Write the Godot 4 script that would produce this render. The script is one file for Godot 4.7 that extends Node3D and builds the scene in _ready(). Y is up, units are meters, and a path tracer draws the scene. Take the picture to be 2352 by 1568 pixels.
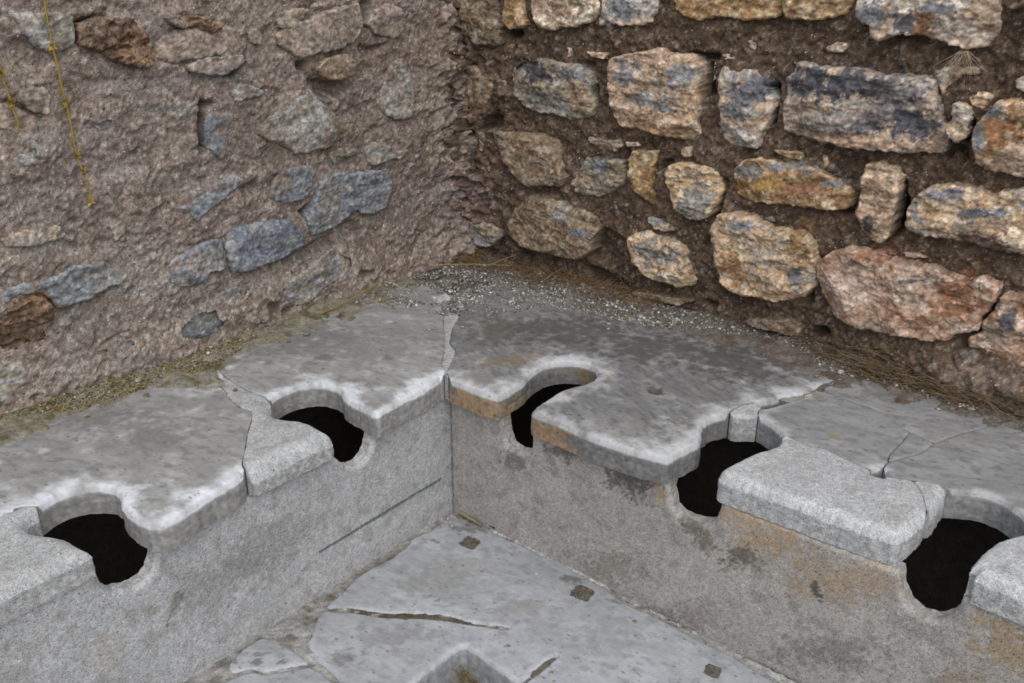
extends Node3D
# Corner of a roofless ancient latrine: two rubble walls, marble and cement seat slabs on concrete risers, marble paving.
# Axes: the left riser stands in the plane x = 0, the right riser in z = 0; their foot meets at the origin.

const TOP := 0.503
const STONES_R := [
	["n", 7, [-663,1540,-539,1543,-520,1488,-497,1437,-488,1381,-498,1366,-531,1356,-606,1359,-654,1400,-673,1463]],
	["y", 6, [-479,1545,-415,1546,-390,1493,-371,1438,-386,1426,-447,1420,-480,1442]],
	["w", 5, [-364,1557,-97,1564,-79,1530,-67,1513,-79,1469,-155,1443,-249,1427,-310,1424,-338,1462,-360,1502]],
	["b", 5, [-75,1564,137,1570,150,1537,142,1500,129,1466,88,1458,19,1454,-31,1463,-64,1448,-79,1465,-55,1505]],
	["y", 5, [198,1590,555,1598,568,1551,572,1510,546,1501,479,1490,385,1496,290,1483,246,1496,218,1514]],
	["y", 5, [569,1598,757,1602,774,1569,773,1547,763,1522,715,1505,652,1498,586,1502,574,1540]],
	["w", 8, [792,1602,1029,1611,1144,1604,1150,1572,1160,1507,1153,1477,1134,1457,1091,1451,1056,1458,1027,1470,958,1480,897,1476,878,1457,847,1463,846,1495,806,1507,792,1539]],
	["n", 6, [1205,1566,1254,1574,1283,1506,1228,1493]],
	["d", 5, [-466,1284,-410,1317,-327,1330,-240,1320,-151,1317,-91,1287,-84,1262,-94,1224,-67,1189,-80,1150,-132,1135,-180,1123,-236,1138,-331,1136,-396,1154,-429,1188,-456,1230]],
	["o", 7, [-12,1351,48,1366,126,1382,188,1397,204,1383,284,1382,325,1358,331,1317,324,1265,338,1216,331,1184,340,1133,312,1110,197,1122,116,1131,44,1129,14,1163,0,1217,-14,1270,-13,1315]],
	["b", 6, [390,1346,406,1351,431,1343,480,1350,512,1353,517,1343,544,1301,586,1267,572,1214,548,1149,547,1117,510,1118,501,1117,454,1111,425,1120,408,1144,405,1221,392,1283]],
	["s", 8, [632,1383,672,1383,718,1376,774,1381,864,1377,892,1368,947,1372,1001,1375,1029,1365,1040,1334,1060,1281,1084,1248,1089,1219,1086,1178,1036,1171,962,1167,886,1162,830,1161,780,1169,739,1167,679,1172,635,1175,614,1180,609,1245,612,1294,607,1333,626,1354]],
	["b", 6, [1084,1310,1111,1317,1132,1297,1134,1269,1135,1225,1116,1212,1090,1220,1073,1255,1092,1268]],
	["w", 4, [1020,1389,1048,1400,1089,1403,1123,1404,1145,1395,1127,1386,1090,1383,1078,1368,1057,1352,1051,1326,1028,1353,1020,1371]],
	["r", 7, [1177,1303,1195,1330,1227,1334,1264,1326,1310,1317,1347,1287,1368,1186,1344,1151,1297,1140,1247,1147,1197,1147,1173,1162,1159,1201,1149,1236,1151,1265]],
	["w", 3, [1219,1383,1237,1393,1261,1390,1267,1359,1244,1356,1225,1362]],
	["y", 6, [471,1016,475,1048,500,1076,545,1091,601,1090,650,1088,715,1091,769,1074,822,1053,854,1034,862,1006,857,984,826,971,766,969,697,965,621,957,543,948,484,960]],
	["o", 7, [885,1121,911,1131,962,1122,993,1098,990,1097,986,1039,983,1000,981,926,970,904,948,895,894,924,884,958,880,1022,883,1095]],
	["o", 7, [1049,1069,1065,1083,1119,1096,1182,1097,1226,1084,1239,1099,1301,1118,1357,1123,1391,961,1337,941,1254,942,1146,949,1057,946,1021,954,1017,992,1021,1021,1035,1047]],
	["n", 6, [-566,1047,-489,1046,-401,1056,-316,1061,-252,1054,-226,1027,-206,960,-195,915,-204,883,-261,879,-353,860,-407,883,-469,927,-504,965,-531,988]],
	["n", 4, [-608,1031,-583,1031,-577,1006,-595,960,-613,963]],
	["d", 3, [-108,1075,-49,1075,3,1076,37,1085,44,1062,17,1037,-36,1038,-89,1050]],
	["w", 3, [54,1078,94,1078,106,1066,58,1059]],
	["d", 4, [-123,1010,-92,1002,-33,1005,53,1013,59,970,58,931,14,894,-51,868,-155,856,-166,901,-164,952,-128,967]],
	["y", 5, [86,1052,119,1052,189,1066,186,1028,172,1002,181,918,184,865,147,888,105,916,85,975,79,1023]],
	["o", 6, [235,967,229,1003,246,1027,287,1041,328,1043,379,1036,417,1026,434,975,420,915,404,879,364,860,312,858,279,881,259,925]],
	["n", 5, [-472,692,-436,765,-402,819,-321,838,-242,830,-165,827,-102,812,-46,786,-33,757,-61,705,-72,660,-114,619,-178,608,-264,609,-373,615,-408,630,-465,636]],
	["d", 4, [-707,646,-657,673,-589,682,-553,669,-516,658,-509,625,-569,573,-636,565,-690,578,-704,611]],
	["o", 6, [94,743,121,771,165,784,211,771,272,768,310,756,323,734,319,713,343,679,357,647,354,621,317,608,278,619,223,611,176,621,122,661,93,697]],
	["d", 3, [166,832,199,831,250,820,262,801,236,791,191,795,173,811]],
	["o", 8, [412,848,438,894,500,912,563,905,575,898,622,880,676,885,730,885,765,860,782,795,788,731,766,693,715,664,656,641,615,651,557,646,587,648,518,646,470,674,444,726,434,781,412,824]],
	["k", 9, [783,798,809,835,842,857,880,875,930,870,988,867,1037,858,1082,863,1122,866,1169,852,1206,841,1249,861,1294,843,1291,799,1266,748,1269,709,1241,697,1213,684,1186,656,1115,641,1044,638,976,635,915,635,862,643,826,678,797,731]],
	["k", 8, [1292,776,1304,823,1360,841,1416,850,1466,668,1403,629,1377,626,1323,640,1282,654,1251,655,1245,684,1272,702,1271,742]],
	["n", 4, [559,549,634,574,713,586,755,565,752,541,708,535,656,539,585,538]],
	["n", 3, [104,541,197,555,287,561,358,563,311,538,210,529,129,523]],
	["w", 3, [925,870,985,875,1003,867,940,853]],
	["w", 3, [1020,880,1078,884,1099,879,1034,866]],
	["o", 3, [-129,1362,-45,1363,-34,1360,-50,1341,-102,1348]],
	["w", 3, [382,1388,432,1399,448,1380,398,1372]],
	["w", 2, [465,1433,487,1438,498,1419,491,1406,470,1413]],
	["w", 2, [-210,1370,-189,1369,-191,1339,-206,1336]],
	["b", 3, [276,1088,314,1095,314,1061,294,1056,275,1069]],
	["b", 3, [715,1429,737,1444,773,1444,777,1429,765,1417,713,1416]],
	["o", 3, [592,1122,632,1123,685,1124,684,1096,657,1099,621,1107]],
	["b", 2, [804,1083,827,1082,837,1071,812,1069]],
	["o", 2, [745,1126,759,1120,768,1100,759,1086,748,1102]],
	["w", 2, [1005,1110,1035,1112,1030,1100,1015,1100]],
	["d", 2, [994,1089,1033,1079,1032,1067,1004,1074]],
	["d", 2, [533,1345,557,1367,583,1371,576,1356,543,1339]],
	["n", 5, [-698,1251,-661,1279,-598,1274,-543,1253,-534,1203,-552,1151,-580,1107,-630,1091,-680,1128,-708,1177]],
	["w", 2, [827,908,837,912,841,903,831,900]],
	["d", 2, [580,900,607,910,622,899,599,887]],
	["n", 4, [-511,1244,-474,1243,-475,1183,-505,1175]],
	["o", 3, [1131,1347,1177,1337,1172,1312,1151,1296,1125,1307,1114,1328]],
]
const STONES_L := [
	["p", 2, [-310,1374,-274,1390,-189,1394,-111,1388,-109,1368,-177,1337,-244,1344,-289,1352]],
	["p", 2, [-90,1451,-58,1463,-36,1439,-45,1411,-79,1422]],
	["p", 2, [34,1500,95,1514,160,1507,135,1483,88,1452,40,1459,27,1480]],
	["p", 3, [20,1444,126,1475,255,1507,364,1519,370,1440,342,1401,266,1380,183,1373,97,1363,26,1407]],
	["n", 4, [147,1325,196,1356,280,1362,327,1335,317,1295,236,1281,178,1296]],
	["l", 2, [461,1256,499,1314,554,1324,601,1296,603,1212,606,1132,583,1109,505,1110,447,1152,436,1192]],
	["l", 3, [-89,1169,-22,1195,47,1217,72,1240,141,1248,161,1221,194,1198,221,1167,243,1132,278,1108,250,1079,175,1062,91,1061,46,1064,-1,1099,-67,1131,-92,1148]],
	["l", 2, [-140,1309,-101,1297,-52,1279,-64,1263,-100,1263,-162,1254,-169,1279]],
	["g", 1, [-258,1240,-206,1229,-164,1211,-168,1161,-202,1123,-222,1087,-254,1106,-268,1137,-266,1200]],
	["g", 1, [-609,1258,-571,1268,-512,1260,-531,1244,-566,1233,-591,1227,-604,1242]],
	["g", 1, [-815,1211,-774,1223,-765,1211,-774,1168,-810,1167,-822,1187]],
	["g", 2, [-401,968,-306,996,-242,1028,-181,1034,-152,1015,-224,980,-273,955,-343,913,-364,951]],
	["g", 2, [-20,1019,48,1021,130,1016,134,996,107,968,103,930,70,903,0,905,-69,931,-46,987]],
	["l", 2, [181,1041,256,1053,312,1039,324,1023,265,1017,216,1026,208,1003]],
	["l", 3, [364,1027,396,1047,442,1035,495,1002,559,997,521,972,465,976,396,967,363,978]],
	["g", 3, [139,954,215,974,289,953,368,954,490,923,457,858,432,806,355,791,284,821,244,809,183,782,83,770,67,838,107,883]],
	["g", 3, [-209,866,-156,867,-58,860,-19,854,45,808,52,757,-4,741,-46,727,-120,722,-197,718,-248,731,-256,803,-241,855]],
	["g", 2, [-453,813,-409,831,-354,842,-299,849,-261,840,-270,740,-325,750,-341,718,-421,721,-458,751]],
	["g", 2, [-949,836,-920,862,-871,865,-824,857,-780,867,-743,879,-692,870,-651,869,-642,844,-582,814,-615,790,-652,791,-711,770,-764,772,-800,765,-815,796,-835,824,-901,839,-954,811]],
	["u", 2, [-934,797,-895,829,-843,822,-822,785,-821,748,-841,709,-842,682,-878,694,-934,681,-979,696,-989,757,-961,779]],
	["l", 2, [-1009,667,-953,669,-924,654,-925,599,-958,570,-987,548,-1033,557]],
	["g", 1, [-308,666,-273,676,-173,670,-164,651,-208,637,-300,642]],
	["g", 1, [-465,609,-379,640,-314,630,-313,598,-288,569,-327,539,-422,543,-471,570]],
	["l", 2, [-109,623,-7,645,93,674,172,706,258,658,261,609,198,583,107,566,28,526,-20,536,-95,594]],
	["g", 1, [-671,636,-597,617,-598,582,-662,604]],
	["g", 1, [-560,670,-514,660,-523,638,-556,648]],
	["l", 2, [-763,1544,-695,1540,-611,1533,-626,1455,-688,1436,-725,1462,-754,1507]],
	["u", 2, [-609,1502,-553,1523,-436,1510,-401,1449,-420,1384,-497,1394,-541,1416,-568,1443,-619,1454]],
	["p", 2, [-390,1448,-313,1481,-177,1472,-109,1476,-127,1414,-188,1398,-260,1389,-351,1385,-396,1404]],
	["p", 1, [-851,1335,-818,1329,-750,1284,-742,1254,-759,1242,-820,1255,-864,1275]],
	["p", 2, [-784,1362,-721,1363,-710,1326,-729,1289,-765,1305,-798,1330]],
	["u", 2, [-352,1512,-264,1512,-175,1484,-198,1460,-270,1472,-334,1486]],
	["l", 1, [-752,624,-686,627,-673,597,-721,590]],
	["p", 2, [421,1490,500,1513,565,1492,589,1430,525,1392,440,1407,398,1446]],
	["p", 2, [-862,1003,-753,1000,-744,963,-823,960,-897,970,-907,993]],
	["l", 1, [-609,943,-570,957,-574,935,-605,919]],
]
const HOLLOWS_R := [
	[12, [307,1354,353,1357,365,1258,321,1254]],
	[12, [543,1296,575,1315,582,1275,581,1200,551,1192,564,1256]],
	[12, [1120,1268,1137,1270,1137,1214,1117,1212]],
	[14, [985,1080,1008,1011,1003,941,973,910,975,986,975,1069]],
	[12, [-492,1417,-414,1421,-417,1396,-486,1390]],
	[7, [404,1011,437,1002,440,975,422,884,399,856]],
	[4, [-150,1327,-97,1322,-91,1299,-114,1293]],
	[6, [1076,1195,1126,1202,1143,1163,1091,1156]],
	[7, [790,577,828,581,832,551,789,545]],
	[6, [-135,577,-59,582,59,565,0,533,-82,528]],
	[6, [-434,587,-363,590,-377,553,-434,552]],
	[6, [390,565,433,565,429,544,397,543]],
	[4, [46,1055,63,1047,61,989,48,1012]],
	[5, [-119,1274,-90,1276,-81,1212,-110,1199]],
	[5, [-60,759,56,729,61,646,-22,607,-86,636]],
	[7, [-573,1092,-531,1117,-511,1067,-617,1034]],
	[5, [-697,1024,-638,1037,-640,944,-685,910]],
	[5, [205,1029,237,1038,197,994]],
	[6, [259,1386,377,1382,369,1364,291,1367]],
	[5, [829,1046,852,1020,856,960,826,960]],
	[5, [737,767,758,771,773,663,753,647]],
]
const HOLLOWS_L := [
	[9, [-272,1266,-259,1264,-266,1216,-273,1115,-290,1118,-288,1182]],
	[5, [-265,1270,-225,1263,-232,1251,-265,1255]],
	[5, [153,1291,285,1264,295,1240,243,1214,185,1229,132,1280]],
	[5, [100,1349,142,1343,125,1322,95,1330]],
	[6, [59,865,114,877,85,832,71,842]],
	[3, [-38,711,41,731,198,754,259,786,304,771,313,727,247,727,194,719,67,699,-29,693]],
	[4, [-129,586,-87,576,-90,526,-129,536]],
	[4, [-79,548,-44,545,-47,518,-73,523]],
	[3, [-178,987,-146,992,-107,1001,-101,968,-151,955]],
	[4, [-181,1333,-138,1361,-103,1358,-143,1325]],
	[2, [-836,1338,-817,1334,-774,1308,-732,1287,-717,1278,-731,1273,-776,1300,-819,1326]],
	[4, [-931,546,-906,547,-913,532]],
	[3, [389,1102,435,1096,417,1079]],
	[3, [-610,1508,-547,1522,-556,1498,-595,1490]],
	[4, [395,1526,433,1524,406,1436,381,1438]],
	[3, [358,1381,447,1374,500,1380,379,1338]],
	[2, [124,1316,168,1294,210,1245,179,1235,132,1280]],
	[3, [282,596,355,571,298,554,259,565]],
]
const PLANS := {
	"L1": [-700,-1950,-215,-1950,-215,-1300,-263,-1170,-235,-1145,-231,-1136,-242,-1120,-249,-1090,-246,-1056,-230,-1027,-205,-1003,-178,-989,-145,-988,-116,-1001,-90,-1014,-58,-1018,-11,-1017,26,-1011,53,-998,51,-952,40,-897,29,-839,24,-779,16,-752,-21,-731,-56,-701,-108,-658,-162,-611,-198,-573,-246,-536,-280,-549,-360,-534,-412,-513,-449,-504,-497,-544,-592,-636,-615,-681,-588,-735,-579,-812,-660,-750,-700,-1100],
	"L2": [-530,-447,-433,-465,-352,-469,-300,-458,-253,-470,-268,-448,-280,-424,-284,-392,-278,-351,-259,-314,-232,-294,-192,-285,-158,-288,-122,-311,-80,-318,-30,-321,15,-325,34,-322,29,-270,22,-231,21,-174,20,-116,12,-49,0,-8,-33,17,-68,41,-99,84,-148,145,-214,211,-287,278,-341,334,-460,520,-700,500,-720,-200,-700,-342,-560,-407],
	"L2a": [-441,-504,-405,-513,-357,-531,-307,-539,-388,-525,-324,-540,-273,-548,-235,-543,-196,-574,-144,-622,-97,-660,-55,-698,-18,-730,16,-724,18,-662,19,-598,21,-531,23,-482,18,-470,-21,-468,-71,-466,-109,-474,-145,-493,-173,-505,-215,-495,-251,-474,-297,-463,-345,-473,-427,-469,-521,-453,-569,-440],
	"L0": [-205,-1950,-205,-1300,-286,-1202,-260,-1172,-235,-1149,-217,-1149,-210,-1173,-193,-1187,-159,-1196,-132,-1188,-94,-1165,-55,-1151,-9,-1149,13,-1139,13,-1330,15,-1950],
	"R1": [14,-16,37,-32,106,-35,168,-36,222,-30,226,-15,224,36,222,88,210,125,200,167,195,220,203,256,229,292,266,315,301,323,329,316,358,284,372,239,366,200,346,157,340,106,342,44,342,-5,354,-37,426,-37,503,-41,579,-43,651,-42,716,-34,767,-21,784,-12,791,29,802,73,804,117,790,148,773,178,761,212,763,243,770,265,785,300,788,317,787,333,800,390,830,443,853,489,887,537,910,572,916,637,941,726,800,800,300,850,-350,850,-430,600,-263,332,-214,248,-140,158,-89,136,-42,68,-1,0],
	"RM": [-1,-14,26,-34,30,-30,-2,-1,-42,65,-89,133,-140,155,-216,246,-267,333,-440,600,-460,600,-322,321,-197,193,-119,111,-62,37],
	"RP": [791,315,790,332,802,386,823,406,841,385,846,361,858,333,836,317,819,297,803,297],
	"F1": [846,378,873,444,899,509,915,559,927,604,999,592,1079,586,1141,567,1184,525,1213,510,1214,448,1211,361,1220,316,1219,287,1203,261,1189,257,1124,271,1065,288,1041,274,1000,277,964,291,958,273,943,299,916,317,884,330,860,340],
	"F2": [1216,508,1249,497,1281,488,1269,413,1245,370,1222,322,1215,362,1218,449],
	"F3": [930,611,947,711,860,800,2100,800,2100,600,1395,754,1373,695,1320,586,1303,547,1283,491,1247,505,1213,510,1184,525,1141,567,1079,586,999,592],
	"F4": [1226,293,1227,314,1248,361,1274,406,1287,487,1305,541,1321,580,1375,687,1397,746,2100,590,2100,270,1585,249,1559,255,1539,289,1498,317,1457,322,1420,310,1379,282,1350,296,1297,275,1260,257,1241,261],
	"R3": [967,231,965,267,970,283,1004,268,1044,267,1069,279,1127,262,1192,248,1225,243,1263,249,1299,267,1319,246,1341,209,1361,166,1372,127,1366,84,1358,35,1354,14,1248,6,1121,3,984,-1,924,-1,913,11,913,43,925,98,937,155,957,196],
	"R3c": [1301,266,1352,289,1378,276,1377,238,1379,210,1375,158,1372,142,1363,168,1343,210,1320,248],
	"R4": [1559,246,1583,239,2100,260,2100,-12,1520,-12,1513,17,1502,12,1502,44,1510,98,1518,139,1540,184,1558,211],
	"G1": [0,-3,25,-114,15,-162,5,-197,25,-229,32,-316,19,-383,20,-445,40,-497,44,-556,54,-576,126,-528,195,-494,280,-428,341,-388,429,-352,398,-363,450,-341,500,-316,507,-321,454,-346,403,-374,355,-395,323,-413,382,-380,320,-418,262,-460,205,-504,170,-520,120,-546,64,-582,62,-608,100,-658,131,-704,185,-722,243,-728,300,-733,355,-800,370,-835,452,-835,448,-660,447,-540,452,-438,530,-443,600,-449,650,-452,658,-390,662,-318,670,-318,667,-390,661,-452,750,-455,1200,-450,2200,-400,2200,-100,1300,-60,1038,-24,946,-22,868,-22,776,-17,705,-26,603,-4,534,-4,453,9,383,4,322,0,200,-5,141,1,100,-34],
	"MS": [100,-6,500,-6,1200,-6,2100,-6,2100,-85,1300,-55,1036,-12,941,-12,862,-11,769,-7,698,-15,596,6,524,10,446,19,374,16,313,11,234,5],
	"G2": [36,-887,21,-845,11,-806,18,-762,47,-749,90,-744,140,-737,196,-742,169,-784,131,-837,95,-850,72,-896],
	"G3": [73,-924,101,-854,137,-841,175,-790,205,-747,246,-743,301,-746,360,-760,360,-1100,80,-1150,60,-950],
	"G4": [720,-470,1300,-470,2200,-420,2200,-2200,390,-2200,390,-850,455,-850,455,-720,720,-720],
	"G5": [50,-1200,380,-1150,380,-2200,50,-2200],
	"gravel": [-660,176,-523,262,-358,316,-274,337,-178,448,-120,584,-72,624,71,639,196,669,342,714,461,768,633,835,766,808,892,743,966,725,980,860,-720,860,-720,450],
	"straw": [628,878,790,819,923,769,1037,745,1150,746,1272,740,1434,774,1800,680,1800,860,600,860],
	"moss": [-702,-1135,-675,-1036,-659,-926,-616,-824,-598,-703,-619,-549,-565,-464,-622,-298,-722,-66,-706,55,-816,104,-720,0,-720,-1300],
}
const PATCH_R := [
	[0.826,1.339,0.158,0.053,0.09,[77,77,83],0.25],
	[0.687,1.333,0.065,0.048,0.09,[88,87,93],0.25],
	[0.947,1.327,0.069,0.044,0.09,[111,106,107],0.3],
	[0.909,1.271,0.095,0.035,0.11,[121,116,115],0.3],
	[0.993,1.256,0.080,0.046,0.11,[77,77,85],0.35],
	[0.844,1.215,0.074,0.034,0.12,[94,92,97],0.35],
	[0.833,1.290,0.061,0.017,0.10,[184,174,161],0.2],
	[0.742,1.222,0.090,0.037,0.11,[141,135,127],0.4],
	[0.837,1.184,0.149,0.027,0.12,[185,155,130],0.3],
	[1.004,1.193,0.103,0.021,0.13,[183,157,136],0.3],
	[0.999,1.360,0.045,0.016,0.09,[179,171,161],0.25],
	[-0.334,1.281,0.090,0.036,0.08,[76,75,82],0.3],
	[-0.170,1.286,0.075,0.029,0.08,[120,120,124],0.35],
	[-0.303,1.200,0.159,0.038,0.09,[111,106,100],0.4],
	[-0.139,1.208,0.056,0.059,0.10,[148,125,103],0.4],
	[0.057,1.313,0.060,0.055,0.08,[140,138,141],0.4],
	[0.269,1.317,0.062,0.040,0.08,[137,137,141],0.4],
	[0.146,1.231,0.100,0.035,0.10,[134,132,130],0.45],
	[0.214,1.210,0.049,0.019,0.10,[98,99,105],0.3],
	[0.170,1.135,0.134,0.035,0.12,[157,128,101],0.4],
	[0.526,1.298,0.056,0.044,0.09,[96,98,108],0.3],
	[0.466,1.261,0.044,0.065,0.10,[115,116,122],0.35],
	[0.444,1.323,0.041,0.015,0.08,[144,144,149],0.3],
	[0.477,1.156,0.044,0.029,0.12,[193,185,176],0.35],
	[0.016,1.506,0.059,0.040,0.04,[117,121,127],0.3],
	[0.106,1.523,0.041,0.033,0.04,[173,168,163],0.3],
	[-0.034,1.477,0.024,0.041,0.04,[172,167,161],0.25],
	[0.856,1.529,0.058,0.044,0.04,[107,108,112],0.35],
	[0.976,1.557,0.076,0.015,0.04,[182,172,159],0.3],
	[0.940,1.506,0.039,0.024,0.05,[85,88,93],0.25],
	[0.985,1.502,0.044,0.027,0.05,[133,100,73],0.35],
	[1.060,1.506,0.063,0.043,0.05,[181,171,157],0.4],
	[1.010,1.546,0.064,0.013,0.04,[110,112,118],0.3],
	[0.533,1.048,0.051,0.035,0.15,[127,129,131],0.3],
	[0.658,1.080,0.096,0.018,0.14,[140,138,140],0.3],
	[0.790,1.054,0.037,0.021,0.15,[126,128,132],0.25],
	[0.594,1.023,0.072,0.034,0.15,[155,123,75],0.4],
	[0.509,0.996,0.030,0.041,0.16,[136,100,63],0.4],
	[0.721,1.017,0.095,0.026,0.16,[135,100,77],0.4],
	[0.924,0.955,0.022,0.031,0.18,[76,74,78],0.25],
	[0.924,1.076,0.037,0.062,0.15,[168,144,125],0.4],
	[1.124,1.077,0.066,0.019,0.16,[129,129,136],0.3],
	[1.209,1.038,0.075,0.014,0.17,[116,118,127],0.25],
	[1.162,0.993,0.033,0.014,0.18,[135,124,113],0.3],
	[1.044,1.008,0.023,0.037,0.17,[144,142,139],0.35],
	[1.209,1.257,0.051,0.055,0.12,[135,96,68],0.35],
	[1.201,1.300,0.029,0.024,0.11,[121,122,128],0.3],
	[1.247,1.172,0.061,0.034,0.14,[164,143,123],0.4],
	[1.170,1.241,0.019,0.045,0.12,[123,124,127],0.35],
	[0.532,0.878,0.060,0.023,0.18,[141,142,145],0.3],
	[0.601,0.791,0.074,0.071,0.21,[173,159,144],0.4],
	[0.730,0.747,0.025,0.042,0.22,[105,109,115],0.25],
	[0.516,0.743,0.062,0.073,0.21,[150,118,85],0.4],
	[0.723,0.858,0.035,0.082,0.20,[137,111,78],0.4],
	[0.916,0.764,0.078,0.081,0.23,[179,160,145],0.4],
	[1.062,0.798,0.060,0.077,0.23,[183,164,147],0.4],
	[1.202,0.805,0.067,0.075,0.24,[136,98,75],0.4],
	[0.964,0.869,0.075,0.028,0.21,[136,101,81],0.4],
	[0.986,0.643,0.077,0.030,0.26,[141,126,108],0.4],
	[1.067,0.819,0.036,0.009,0.22,[94,93,94],0.2],
	[1.110,0.781,0.007,0.012,0.24,[83,85,91],0.2],
	[1.331,0.758,0.032,0.037,0.26,[96,96,100],0.3],
	[1.320,0.703,0.054,0.031,0.27,[138,125,112],0.35],
	[1.265,0.635,0.023,0.026,0.28,[123,121,116],0.35],
	[0.354,0.914,0.073,0.058,0.17,[138,136,132],0.3],
	[0.338,1.005,0.064,0.031,0.15,[187,165,141],0.35],
	[0.192,0.716,0.071,0.063,0.20,[137,133,129],0.35],
	[0.279,0.718,0.051,0.031,0.21,[128,128,125],0.35],
	[-0.194,0.786,0.051,0.046,0.17,[151,148,145],0.35],
	[-0.113,0.726,0.052,0.016,0.19,[129,130,133],0.3],
	[-0.054,0.982,0.094,0.034,0.14,[128,129,131],0.35],
	[-0.108,0.927,0.042,0.035,0.15,[142,126,106],0.35],
	[-0.302,1.006,0.061,0.019,0.13,[155,143,129],0.3],
	[-0.374,1.005,0.042,0.048,0.13,[136,113,86],0.35],
	[1.221,0.953,0.099,0.049,0.19,[102,89,79],0.35],
	[-0.615,0.792,0.129,0.107,0.16,[122,105,98],0.35],
	[1.280,0.581,0.127,0.053,0.29,[125,111,99],0.4],
]
const PATCH_L := [
	[-0.544,1.498,0.084,0.044,-0.06,[106,91,80],0.4],
	[-0.468,1.437,0.076,0.046,-0.08,[119,96,77],0.35],
	[-0.732,1.530,0.043,0.031,-0.05,[160,154,147],0.35],
	[-0.777,1.418,0.042,0.021,-0.09,[138,128,112],0.4],
	[-0.353,1.487,0.067,0.035,-0.06,[128,119,110],0.4],
	[-0.363,1.259,0.097,0.037,-0.12,[135,130,125],0.4],
	[-0.658,1.215,0.131,0.069,-0.15,[135,125,117],0.45],
	[-0.773,1.332,0.065,0.043,-0.12,[123,112,104],0.45],
	[-0.784,1.061,0.137,0.070,-0.20,[129,122,115],0.45],
	[-0.537,0.892,0.164,0.078,-0.24,[139,130,122],0.45],
	[-0.137,1.164,0.128,0.120,-0.14,[124,112,104],0.45],
	[0.292,1.178,0.118,0.117,-0.12,[121,108,100],0.45],
	[0.468,1.351,0.249,0.088,-0.08,[122,108,98],0.45],
	[0.666,1.001,0.119,0.329,-0.15,[122,108,99],0.4],
	[0.730,1.330,0.116,0.155,-0.08,[128,112,99],0.4],
	[0.514,0.777,0.138,0.101,-0.21,[118,107,99],0.4],
	[-0.428,0.683,0.182,0.084,-0.29,[133,126,118],0.45],
	[-0.732,0.705,0.153,0.078,-0.31,[129,121,115],0.45],
	[-0.626,0.544,0.141,0.041,-0.34,[126,119,114],0.4],
	[-0.861,0.797,0.058,0.061,-0.29,[121,98,80],0.35],
	[0.123,1.173,0.072,0.056,-0.13,[144,144,142],0.4],
	[0.049,1.154,0.070,0.042,-0.14,[150,146,138],0.4],
	[0.269,1.124,0.049,0.029,-0.14,[133,113,92],0.4],
	[0.349,0.879,0.105,0.063,-0.19,[115,116,122],0.35],
	[0.168,0.884,0.058,0.076,-0.20,[124,119,111],0.4],
	[-0.816,0.959,0.103,0.036,-0.24,[151,144,137],0.35],
	[-0.589,1.120,0.114,0.048,-0.17,[148,137,132],0.35],
	[-0.327,1.034,0.133,0.040,-0.18,[126,118,113],0.35],
	[-0.447,1.330,0.158,0.030,-0.11,[153,145,138],0.35],
	[-0.175,1.339,0.091,0.051,-0.10,[112,107,102],0.3],
	[-0.027,0.978,0.070,0.036,-0.18,[119,108,99],0.3],
	[0.204,1.072,0.076,0.044,-0.15,[115,102,91],0.3],
	[-0.544,0.772,0.125,0.053,-0.27,[146,140,133],0.35],
	[-0.819,0.585,0.075,0.052,-0.35,[143,135,129],0.35],
	[-0.364,0.794,0.091,0.042,-0.25,[150,141,133],0.35],
	[-0.204,0.678,0.135,0.037,-0.27,[133,126,119],0.35],
	[-0.752,1.218,0.067,0.034,-0.15,[146,139,133],0.3],
	[0.372,0.673,0.154,0.067,-0.24,[123,110,102],0.35],
	[0.048,0.688,0.114,0.039,-0.25,[124,117,111],0.3],
	[0.728,0.785,0.088,0.105,-0.20,[125,115,109],0.35],
	[0.666,1.211,0.057,0.126,-0.11,[142,129,117],0.3],
	[0.718,1.076,0.043,0.196,-0.13,[148,137,124],0.3],
]
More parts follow.
